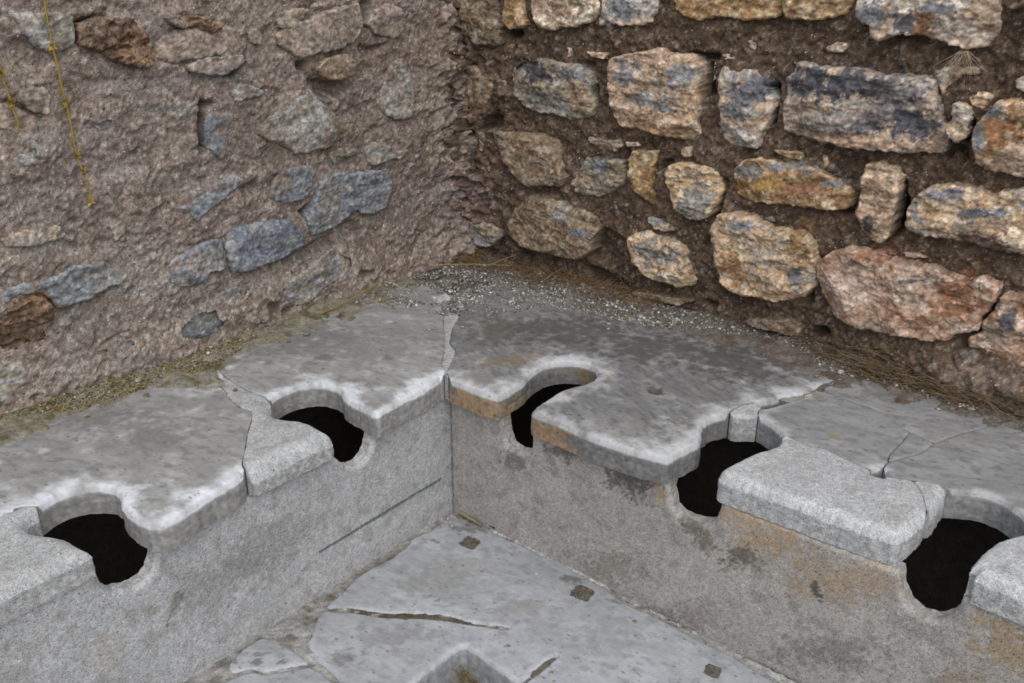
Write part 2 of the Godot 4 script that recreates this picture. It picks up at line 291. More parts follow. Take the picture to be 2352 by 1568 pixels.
const PATCH_T := [
	[0.563,0.285,0.025,0.032,0.69,[72,69,67],0.25],
	[0.688,0.487,0.018,0.018,0.69,[118,115,111],0.2],
	[0.092,0.482,0.294,0.152,0.69,[83,79,77],0.5],
	[0.395,0.545,0.225,0.140,0.69,[81,78,77],0.5],
	[0.657,0.631,0.190,0.167,0.69,[78,75,75],0.5],
	[-0.100,0.323,0.088,0.152,0.69,[93,89,83],0.45],
	[0.081,0.154,0.122,0.046,0.69,[110,101,90],0.3],
	[0.123,0.232,0.055,0.027,0.69,[120,108,95],0.25],
	[0.415,0.276,0.021,0.027,0.69,[108,94,82],0.2],
	[0.375,0.122,0.013,0.014,0.69,[114,99,86],0.2],
	[0.219,0.311,0.110,0.033,0.69,[130,128,128],0.35],
	[0.092,0.020,0.079,0.067,0.69,[117,115,112],0.4],
	[0.225,0.191,0.080,0.050,0.69,[121,119,119],0.4],
	[0.607,-0.020,0.139,0.094,0.69,[128,125,123],0.5],
	[0.750,0.098,0.069,0.095,0.69,[143,142,141],0.45],
	[-0.527,-0.127,0.230,0.186,0.69,[112,110,107],0.5],
	[-0.308,-0.038,0.169,0.140,0.69,[121,119,117],0.5],
	[-0.374,-0.180,0.041,0.027,0.69,[106,103,95],0.3],
	[-0.215,-0.049,0.019,0.027,0.69,[102,99,91],0.3],
	[-0.554,-0.856,0.180,0.082,0.69,[112,109,106],0.5],
	[-0.327,-0.794,0.139,0.100,0.69,[119,117,114],0.5],
	[0.933,0.547,0.038,0.029,0.69,[114,110,99],0.3],
	[1.066,0.359,0.016,0.020,0.69,[123,116,96],0.25],
	[1.097,0.720,0.127,0.076,0.69,[107,106,105],0.5],
	[1.301,0.555,0.092,0.077,0.69,[124,122,119],0.5],
	[-0.600,-0.410,0.068,0.085,0.69,[105,104,92],0.35],
	[-0.627,-0.515,0.080,0.066,0.69,[116,115,103],0.35],
]
const PATCH_G := [
	[0.208,-0.293,0.152,0.100,0.69,[133,133,132],0.5],
	[0.487,-0.235,0.121,0.055,0.69,[131,130,129],0.5],
	[0.284,-0.539,0.117,0.051,0.69,[130,129,129],0.5],
	[0.257,-0.668,0.045,0.032,0.69,[114,113,113],0.4],
	[0.265,-0.167,0.078,0.052,0.69,[142,142,142],0.5],
	[0.723,-0.154,0.106,0.068,0.69,[135,135,135],0.5],
	[0.111,-0.035,0.083,0.036,0.69,[108,107,106],0.4],
	[0.521,-0.034,0.038,0.020,0.69,[99,98,96],0.3],
	[0.681,-0.026,0.037,0.017,0.69,[108,107,106],0.3],
	[0.087,-0.829,0.016,0.013,0.69,[99,99,99],0.2],
	[0.041,-0.863,0.009,0.010,0.69,[99,99,99],0.2],
	[0.139,-0.786,0.018,0.013,0.69,[104,104,104],0.2],
	[0.069,-0.803,0.018,0.010,0.69,[113,113,114],0.2],
	[0.098,-0.748,0.011,0.013,0.69,[110,110,111],0.2],
]
const PATCH_A := [
	[-0.880,0.223,0.121,0.075,-0.55,[149,148,147],0.5],
	[-0.692,0.249,0.119,0.078,-0.51,[146,146,145],0.5],
	[-0.975,0.229,0.018,0.048,-0.57,[115,114,111],0.3],
	[-0.591,0.250,0.095,0.067,-0.49,[152,151,150],0.5],
	[-1.147,0.201,0.057,0.058,-0.61,[167,164,160],0.5],
	[-0.776,0.228,0.114,0.051,-0.53,[140,139,139],0.5],
	[-1.039,0.257,0.072,0.023,-0.57,[149,147,143],0.45],
]
const PATCH_B := [
	[1.059,0.378,0.107,0.061,0.43,[159,140,118],0.45],
	[1.218,0.327,0.121,0.071,0.46,[155,140,122],0.5],
	[1.008,0.419,0.072,0.036,0.41,[163,142,119],0.4],
	[1.313,0.375,0.062,0.057,0.46,[157,142,126],0.5],
	[1.601,0.350,0.078,0.075,0.52,[151,134,111],0.45],
	[1.531,0.212,0.057,0.057,0.55,[142,131,119],0.5],
	[0.684,0.376,0.087,0.053,0.38,[93,90,87],0.55],
	[0.628,0.381,0.059,0.040,0.38,[102,98,95],0.5],
	[0.437,0.391,0.065,0.042,0.35,[106,102,98],0.5],
	[0.999,0.285,0.063,0.032,0.44,[105,99,90],0.5],
	[1.198,0.279,0.016,0.030,0.47,[85,82,78],0.3],
	[0.848,0.310,0.041,0.026,0.42,[106,102,97],0.45],
	[0.262,0.281,0.054,0.030,0.37,[111,107,103],0.45],
	[0.901,0.293,0.040,0.039,0.43,[113,106,98],0.45],
	[0.758,0.379,0.019,0.039,0.39,[155,136,112],0.35],
	[0.768,-0.032,0.187,0.059,0.50,[130,123,119],0.5],
	[1.247,0.121,0.163,0.050,0.53,[128,123,119],0.5],
	[0.616,0.073,0.162,0.059,0.45,[133,128,122],0.5],
	[1.450,0.301,0.049,0.028,0.51,[142,140,138],0.4],
]
const DOWEL := [0.563, 0.285]
const STRAWS := [
	["long tan stem running from the corner down across the pitted grey slab", [-653, 509, -41, -642, 528, -163, -636, 553, -286, -628, 588, -435, -589, 623, -561, -554, 643, -621], 2.0, [128,101,58]],
	["thin dry stem lying parallel to the long tan stem on the pitted slab", [-584, 507, -105, -573, 509, -183, -561, 517, -256, -560, 525, -299], 1.3, [125,106,72]],
	["straight pale straw lying level across the corner gravel", [-622, 563, -556, -546, 558, -659, -474, 553, -731, -398, 553, -773], 1.8, [148,128,80]],
	["short pale straw crossing the level straw in the corner gravel", [-457, 558, -732, -437, 568, -779, -416, 578, -835], 1.4, [138,116,74]],
	["forked straw leaning out of the dead weeds over the corner gravel", [-229, 533, -776, -223, 548, -836, -205, 563, -881], 1.5, [138,118,80]],
	["upright dry stalk standing before the large brown stone of the right wall", [-195, 553, -873, -249, 603, -909, -318, 643, -943, -373, 673, -944], 1.1, [154,138,104]],
	["short upright stalk bending beside the taller dry stalk", [-145, 503, -872, -193, 533, -917, -238, 553, -940], 1.0, [133,112,63]],
	["bent stalk standing at the foot of the rounded tan stone", [42, 503, -903, 22, 523, -938, 5, 533, -951], 1.0, [109,90,58]],
	["thin stem leaning on the left wall above the leaf litter", [-794, 503, 394, -758, 553, 329, -740, 593, 269, -713, 643, 171], 1.0, [141,123,90]],
	["thin stem lying along the leaf litter of the left wall", [-670, 509, 547, -657, 511, 480, -630, 509, 388], 0.9, [138,124,96]],
]
const CREEPERS := [
	["long yellow dried creeper hanging down the left wall", [-683, 1610, -686, 1570, -685, 1507, -686, 1460, -684, 1411, -681, 1356, -678, 1317, -678, 1266, -677, 1214, -675, 1173, -669, 1130, -661, 1086, -662, 1048], [6, 9, 10, 12, 3]],
	["short yellow dried creeper hanging beside the long one", [-829, 1434, -827, 1405, -819, 1373, -816, 1330, -813, 1293, -810, 1259], [1, 3]],
]
const TUFTS := [
	["pale rootlets hanging below the big top stone of the right wall", [1.097, 1.446, -0.800], 60, 0.10, 0, [163, 150, 132], [138, 122, 102]],
	["dark ball of curled rootlets on the large grey stone of the left wall", [-0.690, 1.104, 0.054], 70, 0.085, 1, [90, 82, 70], [122, 112, 96]],
	["small dark rootlets in the gap beside the slate-faced stone", [1.124, 1.182, -0.840], 40, 0.06, 0, [74, 58, 44], [106, 86, 66]],
	["dry grass tuft growing in the square hole of the paving", [0.461, -0.090, 0.456], 60, 0.07, 2, [112, 98, 68], [134, 118, 84]],
]
const PEBBLES := [
	[-0.551, 0.099, 0.0105, 0.8, [111,109,104], 0, "rounded grey lump lying on the pitted grey seat slab"],
	[-0.553, 0.172, 0.008, 0.4, [109,98,84], 0, "small brown crumb beside the grey lump on the pitted slab"],
	[0.935, -0.738, 0.011, 0.85, [181,178,172], 0, "white angular pebble at the crack between the corner slab and cracked slab"],
	[0.969, -0.743, 0.006, 0.8, [169,165,158], 0, "tiny pale pebble beside the white angular pebble"],
	[-0.641, 0.414, 0.009, 0.8, [189,186,180], 0, "white chip in the moss above the cement wedge"],
	[-0.688, 0.405, 0.009, 0.6, [154,132,120], 0, "pinkish pebble next to the white chip in the moss"],
	[-0.652, 0.647, 0.013, 0.6, [160,154,134], 0, "cream oval pebble in the moss behind the beige marble slab"],
	[-0.383, 0.495, 0.007, 0.9, [109,84,68], 0, "small round brown pebble on the cement between the two pale slabs"],
	[0.168, -0.625, 0.01, 0.35, [165,162,154], 0, "thin flat pale flake on the dark corner slab"],
	[0.191, -0.589, 0.008, 0.35, [152,149,143], 0, "thin flat grey flake on the dark corner slab"],
	[0.224, -0.621, 0.007, 0.4, [141,137,130], 0, "thin flat brownish flake on the dark corner slab"],
	[-0.200, -0.285, 0.007, 0.5, [176,174,168], 0, "white chip on the brown end of the corner slab"],
	[0.179, -0.744, 0.008, 0.8, [85,88,94], 0, "dark slate pebble among the corner gravel"],
	[0.033, -0.711, 0.007, 0.9, [107,79,60], 0, "reddish brown clod among the corner gravel"],
	[-0.090, -0.837, 0.012, 0.8, [163,157,146], 0, "pale gravel lump at the foot of the rounded tan stone"],
	[-0.069, -0.879, 0.011, 0.8, [170,165,156], 0, "second pale gravel lump at the foot of the rounded tan stone"],
	[-0.507, -0.258, 0.01, 0.6, [143,122,102], 0, "tan pebble at the edge of the corner gravel"],
	[-0.503, -0.340, 0.009, 0.8, [176,172,166], 0, "white pebble at the edge of the corner gravel"],
	[-0.270, -0.193, 0.006, 0.6, [168,165,158], 0, "small chip near the mortar joint on the pitted slab"],
	[-0.261, -0.205, 0.005, 0.7, [138,116,102], 0, "tiny brown chip near the mortar joint on the pitted slab"],
	[0.028, 0.051, 0.008, 0.8, [163,160,154], 1, "pale pebble in the inner corner of the paving"],
	[0.064, 0.071, 0.009, 0.8, [154,150,146], 1, "grey pebble in the inner corner of the paving"],
	[0.419, 0.087, 0.006, 0.3, [196,194,188], 1, "white flake on the paving between two sockets"],
	[0.809, -0.020, 0.008, 0.7, [163,154,144], 1, "round pebble set in the mortar strip along the right riser"],
	[0.754, 0.076, 0.006, 0.4, [141,118,72], 1, "yellowish leaf crumb on the paving"],
	[0.694, 0.018, 0.006, 0.7, [143,132,122], 1, "brownish pebble by the mortar strip of the right riser"],
	[1.234, -0.689, 0.008, 0.6, [154,149,140], 0, "beige chip at the edge of the dry grass heap"],
	[1.307, -0.736, 0.012, 0.7, [133,128,122], 0, "grey clod at the edge of the dry grass heap"],
	[0.885, -0.677, 0.008, 0.7, [138,111,96], 0, "reddish pebble by the crack of the corner slab"],
	[-0.299, 1.198, 0.006, 0.5, [165,162,156], 1, "white crumb at the foot of the left riser"],
]
const SOCKETS := [
	[0.168, 0.098, 0.027, "square dirt-filled socket in the paving near the inner corner", 0.15],
	[0.575, 0.071, 0.029, "square dirt-filled socket in the paving by the middle of the right riser", 0.1],
	[1.008, 0.108, 0.02, "small dirt-filled socket ringed by pale crust in the paving", 0.2],
]
const WOOD := [
	["weathered tan wood splinter in the inner corner of the paving", [0.039, 0.009, 0.005], [0.140, 0.008, 0.013], 0.0075, [138,128,104]],
	["dark rotten wood splinter lying along the foot of the right riser", [0.038, 0.008, -0.022], [0.186, 0.008, -0.001], 0.007, [74,66,56]],
]

var specs := []
var built := []
var nf := FastNoiseLite.new()
var ns := FastNoiseLite.new()
var nr := FastNoiseLite.new()
var nc := FastNoiseLite.new()
var mat := {}
var rims := {}      # rim points of all seat slabs, for closing the joints between them
var pal := {}


func _ready() -> void:
	# --- camera, sky, light, exposure
	var cam := Camera3D.new()
	cam.name = "camera"
	cam.fov = 2.0 * rad_to_deg(atan(784.0 / 2100.0))
	cam.position = Vector3(1.7645, 1.6969, 1.8224)
	cam.rotation_degrees = Vector3(-23.444, 39.638, 0.0)
	cam.near = 0.05
	cam.far = 60.0
	add_child(cam)
	cam.current = true
	var env := Environment.new()
	env.background_mode = Environment.BG_SKY
	var sky := Sky.new()
	var sm := ProceduralSkyMaterial.new()
	sm.sky_top_color = Color(0.84, 0.86, 0.89)
	sm.sky_horizon_color = Color(0.87, 0.88, 0.90)
	sm.sky_curve = 0.2
	sm.ground_bottom_color = Color(0.42, 0.39, 0.36)
	sm.ground_horizon_color = Color(0.48, 0.45, 0.42)
	sky.sky_material = sm
	env.sky = sky
	env.tonemap_mode = Environment.TONE_MAPPER_LINEAR
	env.tonemap_exposure = 1.75
	env.sdfgi_enabled = true
	env.ssao_enabled = true
	env.ssil_enabled = true
	var we := WorldEnvironment.new()
	we.name = "world_environment"
	we.environment = env
	add_child(we)
	var sun := DirectionalLight3D.new()   # the veiled sun: a wide soft disc behind thin cloud
	sun.name = "sun"
	sun.light_color = Color(1.0, 0.985, 0.96)
	sun.light_energy = 0.55
	sun.light_angular_distance = 70.0
	sun.shadow_enabled = true
	sun.sky_mode = DirectionalLight3D.SKY_MODE_LIGHT_ONLY
	add_child(sun)
	sun.look_at_from_position(Vector3(1.5, 2.4, 1.3), Vector3.ZERO)

	noises()
	palettes()
	materials()
	print("materials ", Time.get_ticks_msec())
	plan()
	built.resize(specs.size())
	var job := WorkerThreadPool.add_group_task(work, specs.size())
	WorkerThreadPool.wait_for_group_task_completion(job)
	print("pieces ", specs.size(), " ", Time.get_ticks_msec())
	place()
	litter()
	print("done ", Time.get_ticks_msec())


func noises() -> void:
	for n in [nf, ns, nr, nc]:
		n.seed = 11
		n.frequency = 1.0
		n.noise_type = FastNoiseLite.TYPE_SIMPLEX
		n.fractal_type = FastNoiseLite.FRACTAL_NONE
	nf.fractal_type = FastNoiseLite.FRACTAL_FBM
	nf.fractal_octaves = 4
	nr.fractal_type = FastNoiseLite.FRACTAL_RIDGED
	nr.fractal_octaves = 3
	nc.noise_type = FastNoiseLite.TYPE_CELLULAR
	nc.cellular_return_type = FastNoiseLite.RETURN_DISTANCE


func palettes() -> void:
	# base, second, third colour, bedding (0..1), share of the second and of the third
	pal = {
		"n": [rgb(131, 111, 90), rgb(113, 99, 84), rgb(146, 134, 119), 0.3, 0.0, 0.25],
		"y": [rgb(167, 140, 106), rgb(192, 173, 148), rgb(141, 110, 78), 0.2, 0.1, 0.2],
		"w": [rgb(186, 165, 143), rgb(209, 198, 183), rgb(158, 134, 111), 0.3, 0.1, 0.2],
		"b": [rgb(177, 154, 131), rgb(153, 152, 153), rgb(198, 184, 168), 0.4, 0.1, 0.2],
		"d": [rgb(143, 131, 113), rgb(137, 137, 137), rgb(161, 142, 125), 0.8, 0.15, 0.15],
		"o": [rgb(180, 152, 123), rgb(156, 152, 147), rgb(204, 185, 164), 0.7, -0.15, 0.2],
		"s": [rgb(174, 157, 140), rgb(130, 128, 133), rgb(197, 172, 148), 1.0, 0.0, 0.2],
		"r": [rgb(166, 137, 111), rgb(153, 147, 143), rgb(196, 173, 152), 0.2, -0.2, 0.2],
		"k": [rgb(176, 148, 126), rgb(201, 181, 163), rgb(143, 109, 87), 0.1, 0.05, 0.15],
		"p": [rgb(142, 128, 117), rgb(131, 123, 116), rgb(152, 135, 122), 0.1, 0.0, 0.1],
		"l": [rgb(137, 132, 123), rgb(147, 146, 144), rgb(126, 115, 102), 0.4, 0.1, 0.1],
		"g": [rgb(114, 118, 126), rgb(130, 131, 132), rgb(133, 124, 114), 0.6, 0.0, -0.05],
		"u": [rgb(112, 92, 75), rgb(133, 113, 92), rgb(84, 70, 59), 0.0, 0.1, 0.1],
	}


func rgb(r: int, g: int, b: int) -> Color:
	return Color8(r, g, b)


func hue(a: Array) -> Color:
	return Color8(a[0], a[1], a[2])


# ---------------------------------------------------------------- textures and materials

func stamp(data: PackedFloat32Array, size: int, rng: RandomNumberGenerator, count: int, r0: float, r1: float, value: float, amount: float, squash := 1.0) -> void:
	for k in count:
		var cx := rng.randf() * size
		var cy := rng.randf() * size
		var r := lerpf(r0, r1, rng.randf() ** 2.0)
		var ry := r * lerpf(squash, 1.0, rng.randf() * 0.5)
		var a := amount * rng.randf_range(0.5, 1.0)
		var v := value * rng.randf_range(0.85, 1.12)
		for y in range(int(cy - ry), int(cy + ry) + 2):
			var row := posmod(y, size) * size
			var fy := (y - cy) / ry
			for x in range(int(cx - r), int(cx + r) + 2):
				var fx := (x - cx) / r
				var q := fx * fx + fy * fy
				if q < 1.2:
					var i := row + posmod(x, size)
					data[i] = lerpf(data[i], v, a * clampf((1.2 - q) * 2.5, 0.0, 1.0))


func grain(size: int, seed_: int, base: float, layers: Array, grains: Array, warm: float) -> ImageTexture:
	var data := PackedFloat32Array()
	data.resize(size * size)
	data.fill(base)
	for l in layers:      # [period in pixels, octaves, strength, stretch]
		var n := FastNoiseLite.new()
		n.seed = seed_ + int(l[0])
		n.noise_type = FastNoiseLite.TYPE_SIMPLEX
		n.frequency = 1.0 / l[0]
		n.fractal_octaves = l[1]
		var w: int = int(size / l[3])
		var im := n.get_seamless_image(w, size, false, false, 0.15, false)
		im.convert(Image.FORMAT_L8)
		im.resize(size, size, Image.INTERPOLATE_BILINEAR)
		var b := im.get_data()
		var k: float = l[2] / 127.5
		for i in size * size:
			data[i] += (b[i] - 127.5) * k
	var rng := RandomNumberGenerator.new()
	rng.seed = seed_
	for g in grains:      # [count, smallest and largest radius, value, amount, squash]
		stamp(data, size, rng, g[0], g[1], g[2], g[3], g[4], g[5])
	var out := PackedByteArray()
	out.resize(size * size * 3)
	for i in size * size:
		var v := clampf(data[i], 0.0, 1.0)
		var t := (v - base) * warm
		out[i * 3] = int(clampf(v - t * 0.5, 0.0, 1.0) * 255.0)
		out[i * 3 + 1] = int(v * 255.0)
		out[i * 3 + 2] = int(clampf(v + t, 0.0, 1.0) * 255.0)
	return ImageTexture.create_from_image(Image.create_from_data(size, size, false, Image.FORMAT_RGB8, out))


func stuff_mat(called: String, tex: Texture2D, tile: float, relief: float, rough: float) -> StandardMaterial3D:
	var m := StandardMaterial3D.new()
	m.resource_name = called
	m.vertex_color_use_as_albedo = true
	m.vertex_color_is_srgb = true
	m.roughness = rough
	m.metallic_specular = 0.35
	if tex:
		m.albedo_texture = tex
		m.uv1_triplanar = true
		m.uv1_world_triplanar = true
		m.uv1_triplanar_sharpness = 4.0
		m.uv1_scale = Vector3.ONE / tile
		if relief > 0.0:
			m.heightmap_enabled = true
			m.heightmap_texture = tex
			m.heightmap_scale = relief
	mat[called] = m
	return m


func materials() -> void:
	var cement := grain(768, 3, 0.86, [[40.0, 3, 0.05, 1.0], [5.0, 2, 0.10, 1.0]], [[15000, 1.0, 2.6, 0.62, 0.9, 0.8], [5200, 1.0, 2.4, 0.45, 0.8, 0.8], [9000, 1.0, 3.2, 1.0, 0.9, 0.8], [300, 2.5, 5.5, 0.98, 0.9, 0.8], [240, 2.0, 4.5, 0.55, 0.9, 0.8]], 0.05)
	var mortar := grain(768, 5, 0.80, [[90.0, 4, 0.10, 1.0], [9.0, 3, 0.16, 1.0]], [[1500, 1.5, 4.0, 0.35, 0.8, 0.7], [850, 2.0, 6.0, 0.95, 0.7, 0.7], [5000, 0.9, 2.2, 1.0, 0.6, 0.8], [5000, 0.9, 2.4, 0.5, 0.7, 0.8], [90, 4.0, 9.0, 0.55, 0.6, 0.7]], 0.12)
	var stone := grain(768, 7, 0.84, [[160.0, 5, 0.10, 1.0], [30.0, 4, 0.11, 2.0], [5.0, 2, 0.12, 1.0]], [[3500, 0.9, 2.6, 1.0, 0.6, 0.6], [3500, 0.9, 2.8, 0.52, 0.6, 0.5], [200, 3.0, 8.0, 0.66, 0.4, 0.4]], 0.10)
	var marble := grain(768, 9, 0.90, [[220.0, 4, 0.06, 3.0], [24.0, 3, 0.04, 3.0], [4.0, 2, 0.03, 1.0]], [[900, 1.5, 5.5, 0.58, 0.55, 0.35], [2600, 0.8, 2.0, 0.66, 0.5, 0.6]], 0.08)
	stuff_mat("cement", cement, 0.43, 0.12, 0.95)
	stuff_mat("mortar", mortar, 0.38, 0.28, 1.0)
	stuff_mat("stone", stone, 0.40, 0.18, 0.9)
	stuff_mat("marble", marble, 0.95, 0.06, 0.62)
	stuff_mat("plant", null, 1.0, 0.0, 0.9)


# ---------------------------------------------------------------- outlines and pieces

func pts(mm: Array) -> PackedVector2Array:
	var o := PackedVector2Array()
	for i in range(0, mm.size(), 2):
		o.append(Vector2(mm[i], mm[i + 1]) * 0.001)
	return o


func chaikin(p: PackedVector2Array, k: float) -> PackedVector2Array:
	var o := PackedVector2Array()
	for i in p.size():
		var b := p[(i + 1) % p.size()]
		o.append(p[i].lerp(b, k))
		o.append(p[i].lerp(b, 1.0 - k))
	return o


func resample(p: PackedVector2Array, step: float, jitter: float, sd: float) -> PackedVector2Array:
	var o := PackedVector2Array()
	for i in p.size():
		var a := p[i]
		var b := p[(i + 1) % p.size()]
		var n := maxi(1, int(ceil(a.distance_to(b) / step)))
		var t := (b - a).normalized()
		for k in n:
			var q := a.lerp(b, float(k) / n)
			if jitter > 0.0:
				q += Vector2(t.y, -t.x) * nf.get_noise_3d(q.x * 28.0, q.y * 28.0, sd) * jitter * 2.0
			o.append(q)
	return o


func spec(kind: String, outline: PackedVector2Array, cell: float, more: Dictionary) -> Dictionary:
	if Geometry2D.is_polygon_clockwise(outline):
		outline.reverse()
	var lo := outline[0]
	var hi := outline[0]
	for q in outline:
		lo = lo.min(q)
		hi = hi.max(q)
	var s := {"kind": kind, "pts": outline, "cell": cell, "lo": lo, "hi": hi, "mid": (lo + hi) * 0.5, "half": (hi - lo) * 0.5, "back": 0.06, "band": 0.02, "jit": 0.002, "round": 1, "seed": float(specs.size()) * 7.31 + 3.0, "patch": [], "gain": 1.0}
	s.merge(more, true)
	var keep := []
	for q in s.patch:
		var reach := maxf(q[2], q[3]) * 1.4
		if q[0] + reach > lo.x and q[0] - reach < hi.x and q[1] + reach > lo.y and q[1] - reach < hi.y:
			keep.append([q[0], q[1], 1.0 / q[2], 1.0 / q[3], cos(q[4]), sin(q[4]), hue(q[5]), q[6]])
	s.patch = keep
	s.id = specs.size()
	specs.append(s)
	return s


func work(k: int) -> void:
	built[k] = piece(specs[k])


func raster(list: Array, lo: Vector2, cell: float, nx: int, ny: int, inset: float) -> PackedFloat32Array:
	var m := PackedFloat32Array()
	m.resize(nx * ny)
	for e in list:
		var p: PackedVector2Array = e[1]
		if inset > 0.0:
			var inner := Geometry2D.offset_polygon(p, -inset)
			if inner.is_empty():
				continue
			p = inner[0]
		var a := p[0]
		var b := p[0]
		for q in p:
			a = a.min(q)
			b = b.max(q)
		for j in range(maxi(0, int((a.y - lo.y) / cell)), mini(ny, int((b.y - lo.y) / cell) + 2)):
			for i in range(maxi(0, int((a.x - lo.x) / cell)), mini(nx, int((b.x - lo.x) / cell) + 2)):
				if Geometry2D.is_point_in_polygon(lo + Vector2(i, j) * cell, p):
					m[j * nx + i] = maxf(m[j * nx + i], e[0])
	return m


func blur(m: PackedFloat32Array, nx: int, ny: int) -> PackedFloat32Array:
	var o := m.duplicate()
	for j in range(1, ny - 1):
		for i in range(1, nx - 1):
			var k := j * nx + i
			if m[k] > 0.0 or m[k - 1] > 0.0 or m[k + 1] > 0.0 or m[k - nx] > 0.0 or m[k + nx] > 0.0:
				o[k] = (m[k] * 2.0 + m[k - 1] + m[k + 1] + m[k - nx] + m[k + nx]) / 6.0
	return o


func piece(s: Dictionary) -> Array:
	# a solid whose face is a fine net clipped to the outline, with a skirt going back from the rim
	var cell: float = s.cell
	var band: float = maxf(s.band, cell * 2.5)
	var o: PackedVector2Array = s.pts
	for k in int(s.round):
		o = chaikin(o, s.get("cut", 0.24))
	o = resample(o, cell * 0.55, s.jit, s.seed)
	var m := o.size()
	var free := PackedByteArray()
	free.resize(m)
	free.fill(1)
	var joints: bool = s.get("joints", false)
	if joints:
		for k in m:
			var q := o[k]
			if q.x < -0.5 or q.y > 0.62 or q.x > 2.0 or q.y < -1.9:
				free[k] = 0
			var best := 0.016
			var mate := Vector2.ZERO
			var hc := Vector2i((q / 0.016).floor())
			for dj in [-1, 0, 1]:
				for di in [-1, 0, 1]:
					for e in rims.get(hc + Vector2i(di, dj), []):
						if e[0] != s.id:
							var d: float = q.distance_to(e[1])
							if d < best:
								best = d
								mate = e[1]
			if best < 0.016:
				free[k] = 0
				var c := (q + mate) * 0.5
				var away := (s.mid - c) as Vector2
				o[k] = c + (q - c).limit_length(0.0009)
	var lo: Vector2 = s.lo - Vector2.ONE * (cell * 3.0 + s.jit * 2.0 + 0.008)
	var hi: Vector2 = s.hi + Vector2.ONE * (cell * 3.0 + s.jit * 2.0 + 0.008)
	var nx := int((hi.x - lo.x) / cell) + 1
	var ny := int((hi.y - lo.y) / cell) + 1
	var dist := PackedFloat32Array()
	dist.resize(nx * ny)
	dist.fill(9.0)
	var fdist := dist.duplicate()
	var near := PackedInt32Array()
	near.resize(nx * ny)
	near.fill(-1)
	for k in m:
		var rc := int((band if free[k] else minf(band, 0.012)) / cell) + 1
		var q := o[k]
		var ci := int((q.x - lo.x) / cell)
		var cj := int((q.y - lo.y) / cell)
		var fr := free[k] == 1 and joints
		for j in range(maxi(0, cj - rc), mini(ny, cj + rc + 2)):
			var dy := lo.y + j * cell - q.y
			for i in range(maxi(0, ci - rc), mini(nx, ci + rc + 2)):
				var dx := lo.x + i * cell - q.x
				var d2 := dx * dx + dy * dy
				var at := j * nx + i
				if d2 < dist[at]:
					dist[at] = d2
					near[at] = k
				if fr and d2 < fdist[at]:
					fdist[at] = d2
	if not joints:
		fdist = dist
	var rows := []
	rows.resize(ny)
	for j in ny:
		rows[j] = PackedFloat32Array()
	for k in m:
		var a := o[k]
		var b := o[(k + 1) % m]
		if a.y == b.y:
			continue
		var y0 := minf(a.y, b.y)
		var y1 := maxf(a.y, b.y)
		for j in range(maxi(0, int(ceil((y0 - lo.y) / cell - 1e-6))), mini(ny, int((y1 - lo.y) / cell) + 1)):
			var y := lo.y + j * cell
			if y >= y0 and y < y1:
				rows[j].append(lerpf(a.x, b.x, (y - a.y) / (b.y - a.y)))
	var inside := PackedByteArray()
	inside.resize(nx * ny)
	for j in ny:
		var r: PackedFloat32Array = rows[j]
		r.sort()
		for e in range(0, r.size() - 1, 2):
			for i in range(maxi(0, int(ceil((r[e] - lo.x) / cell))), mini(nx, int((r[e + 1] - lo.x) / cell) + 1)):
				inside[j * nx + i] = 1
	var mask := PackedFloat32Array()
	var cover := PackedFloat32Array()
	if s.has("hollows") or s.has("dips"):
		mask = blur(blur(blur(raster(s.hollows if s.has("hollows") else s.dips, lo, cell, nx, ny, 0.0), nx, ny), nx, ny), nx, ny)
		cover = raster(s.get("covers", []), lo, cell, nx, ny, 0.014)
	var org: Vector3 = s.get("org", Vector3.ZERO)
	var id := PackedInt32Array()
	id.resize(nx * ny)
	id.fill(-1)
	var V := PackedVector3Array()
	var cols := PackedColorArray()
	V.resize(nx * ny)
	cols.resize(nx * ny)
	var n := 0
	var hid := cover.size() > 0
	var tiles := {}
	var all: Array = s.patch
	for j in range(1, ny - 1):
		for i in range(1, nx - 1):
			var at := j * nx + i
			var isin := inside[at] == 1
			if not isin and not (inside[at - 1] or inside[at + 1] or inside[at - nx] or inside[at + nx] or inside[at - nx - 1] or inside[at - nx + 1] or inside[at + nx - 1] or inside[at + nx + 1]):
				continue
			if hid and cover[at] > 0.0:
				continue
			var p := lo + Vector2(i, j) * cell
			var d := band
			var df := band
			if near[at] >= 0:
				d = sqrt(dist[at])
				df = minf(band, sqrt(fdist[at]))
				if not isin or d < 0.35 * cell:
					df = 0.0 if free[near[at]] else df
					p = o[near[at]]
					d = 0.0
			var list := all
			if all.size() > 3:
				var key := (j >> 4) * 4096 + (i >> 4)
				if not tiles.has(key):
					tiles[key] = close_by(all, lo + Vector2((i >> 4) * 16 + 8, (j >> 4) * 16 + 8) * cell, cell * 12.0)
				list = tiles[key]
			V[n] = Vector3(p.x, p.y, vert(s, list, p.x, p.y, d, df, mask[at] if hid else 0.0, cols, n)) - org
			id[at] = n
			n += 1
	V.resize(n)
	cols.resize(n)
	var N := PackedVector3Array()
	N.resize(n)
	var I := PackedInt32Array()
	I.resize(n * 6 + 64)
	var ni := 0
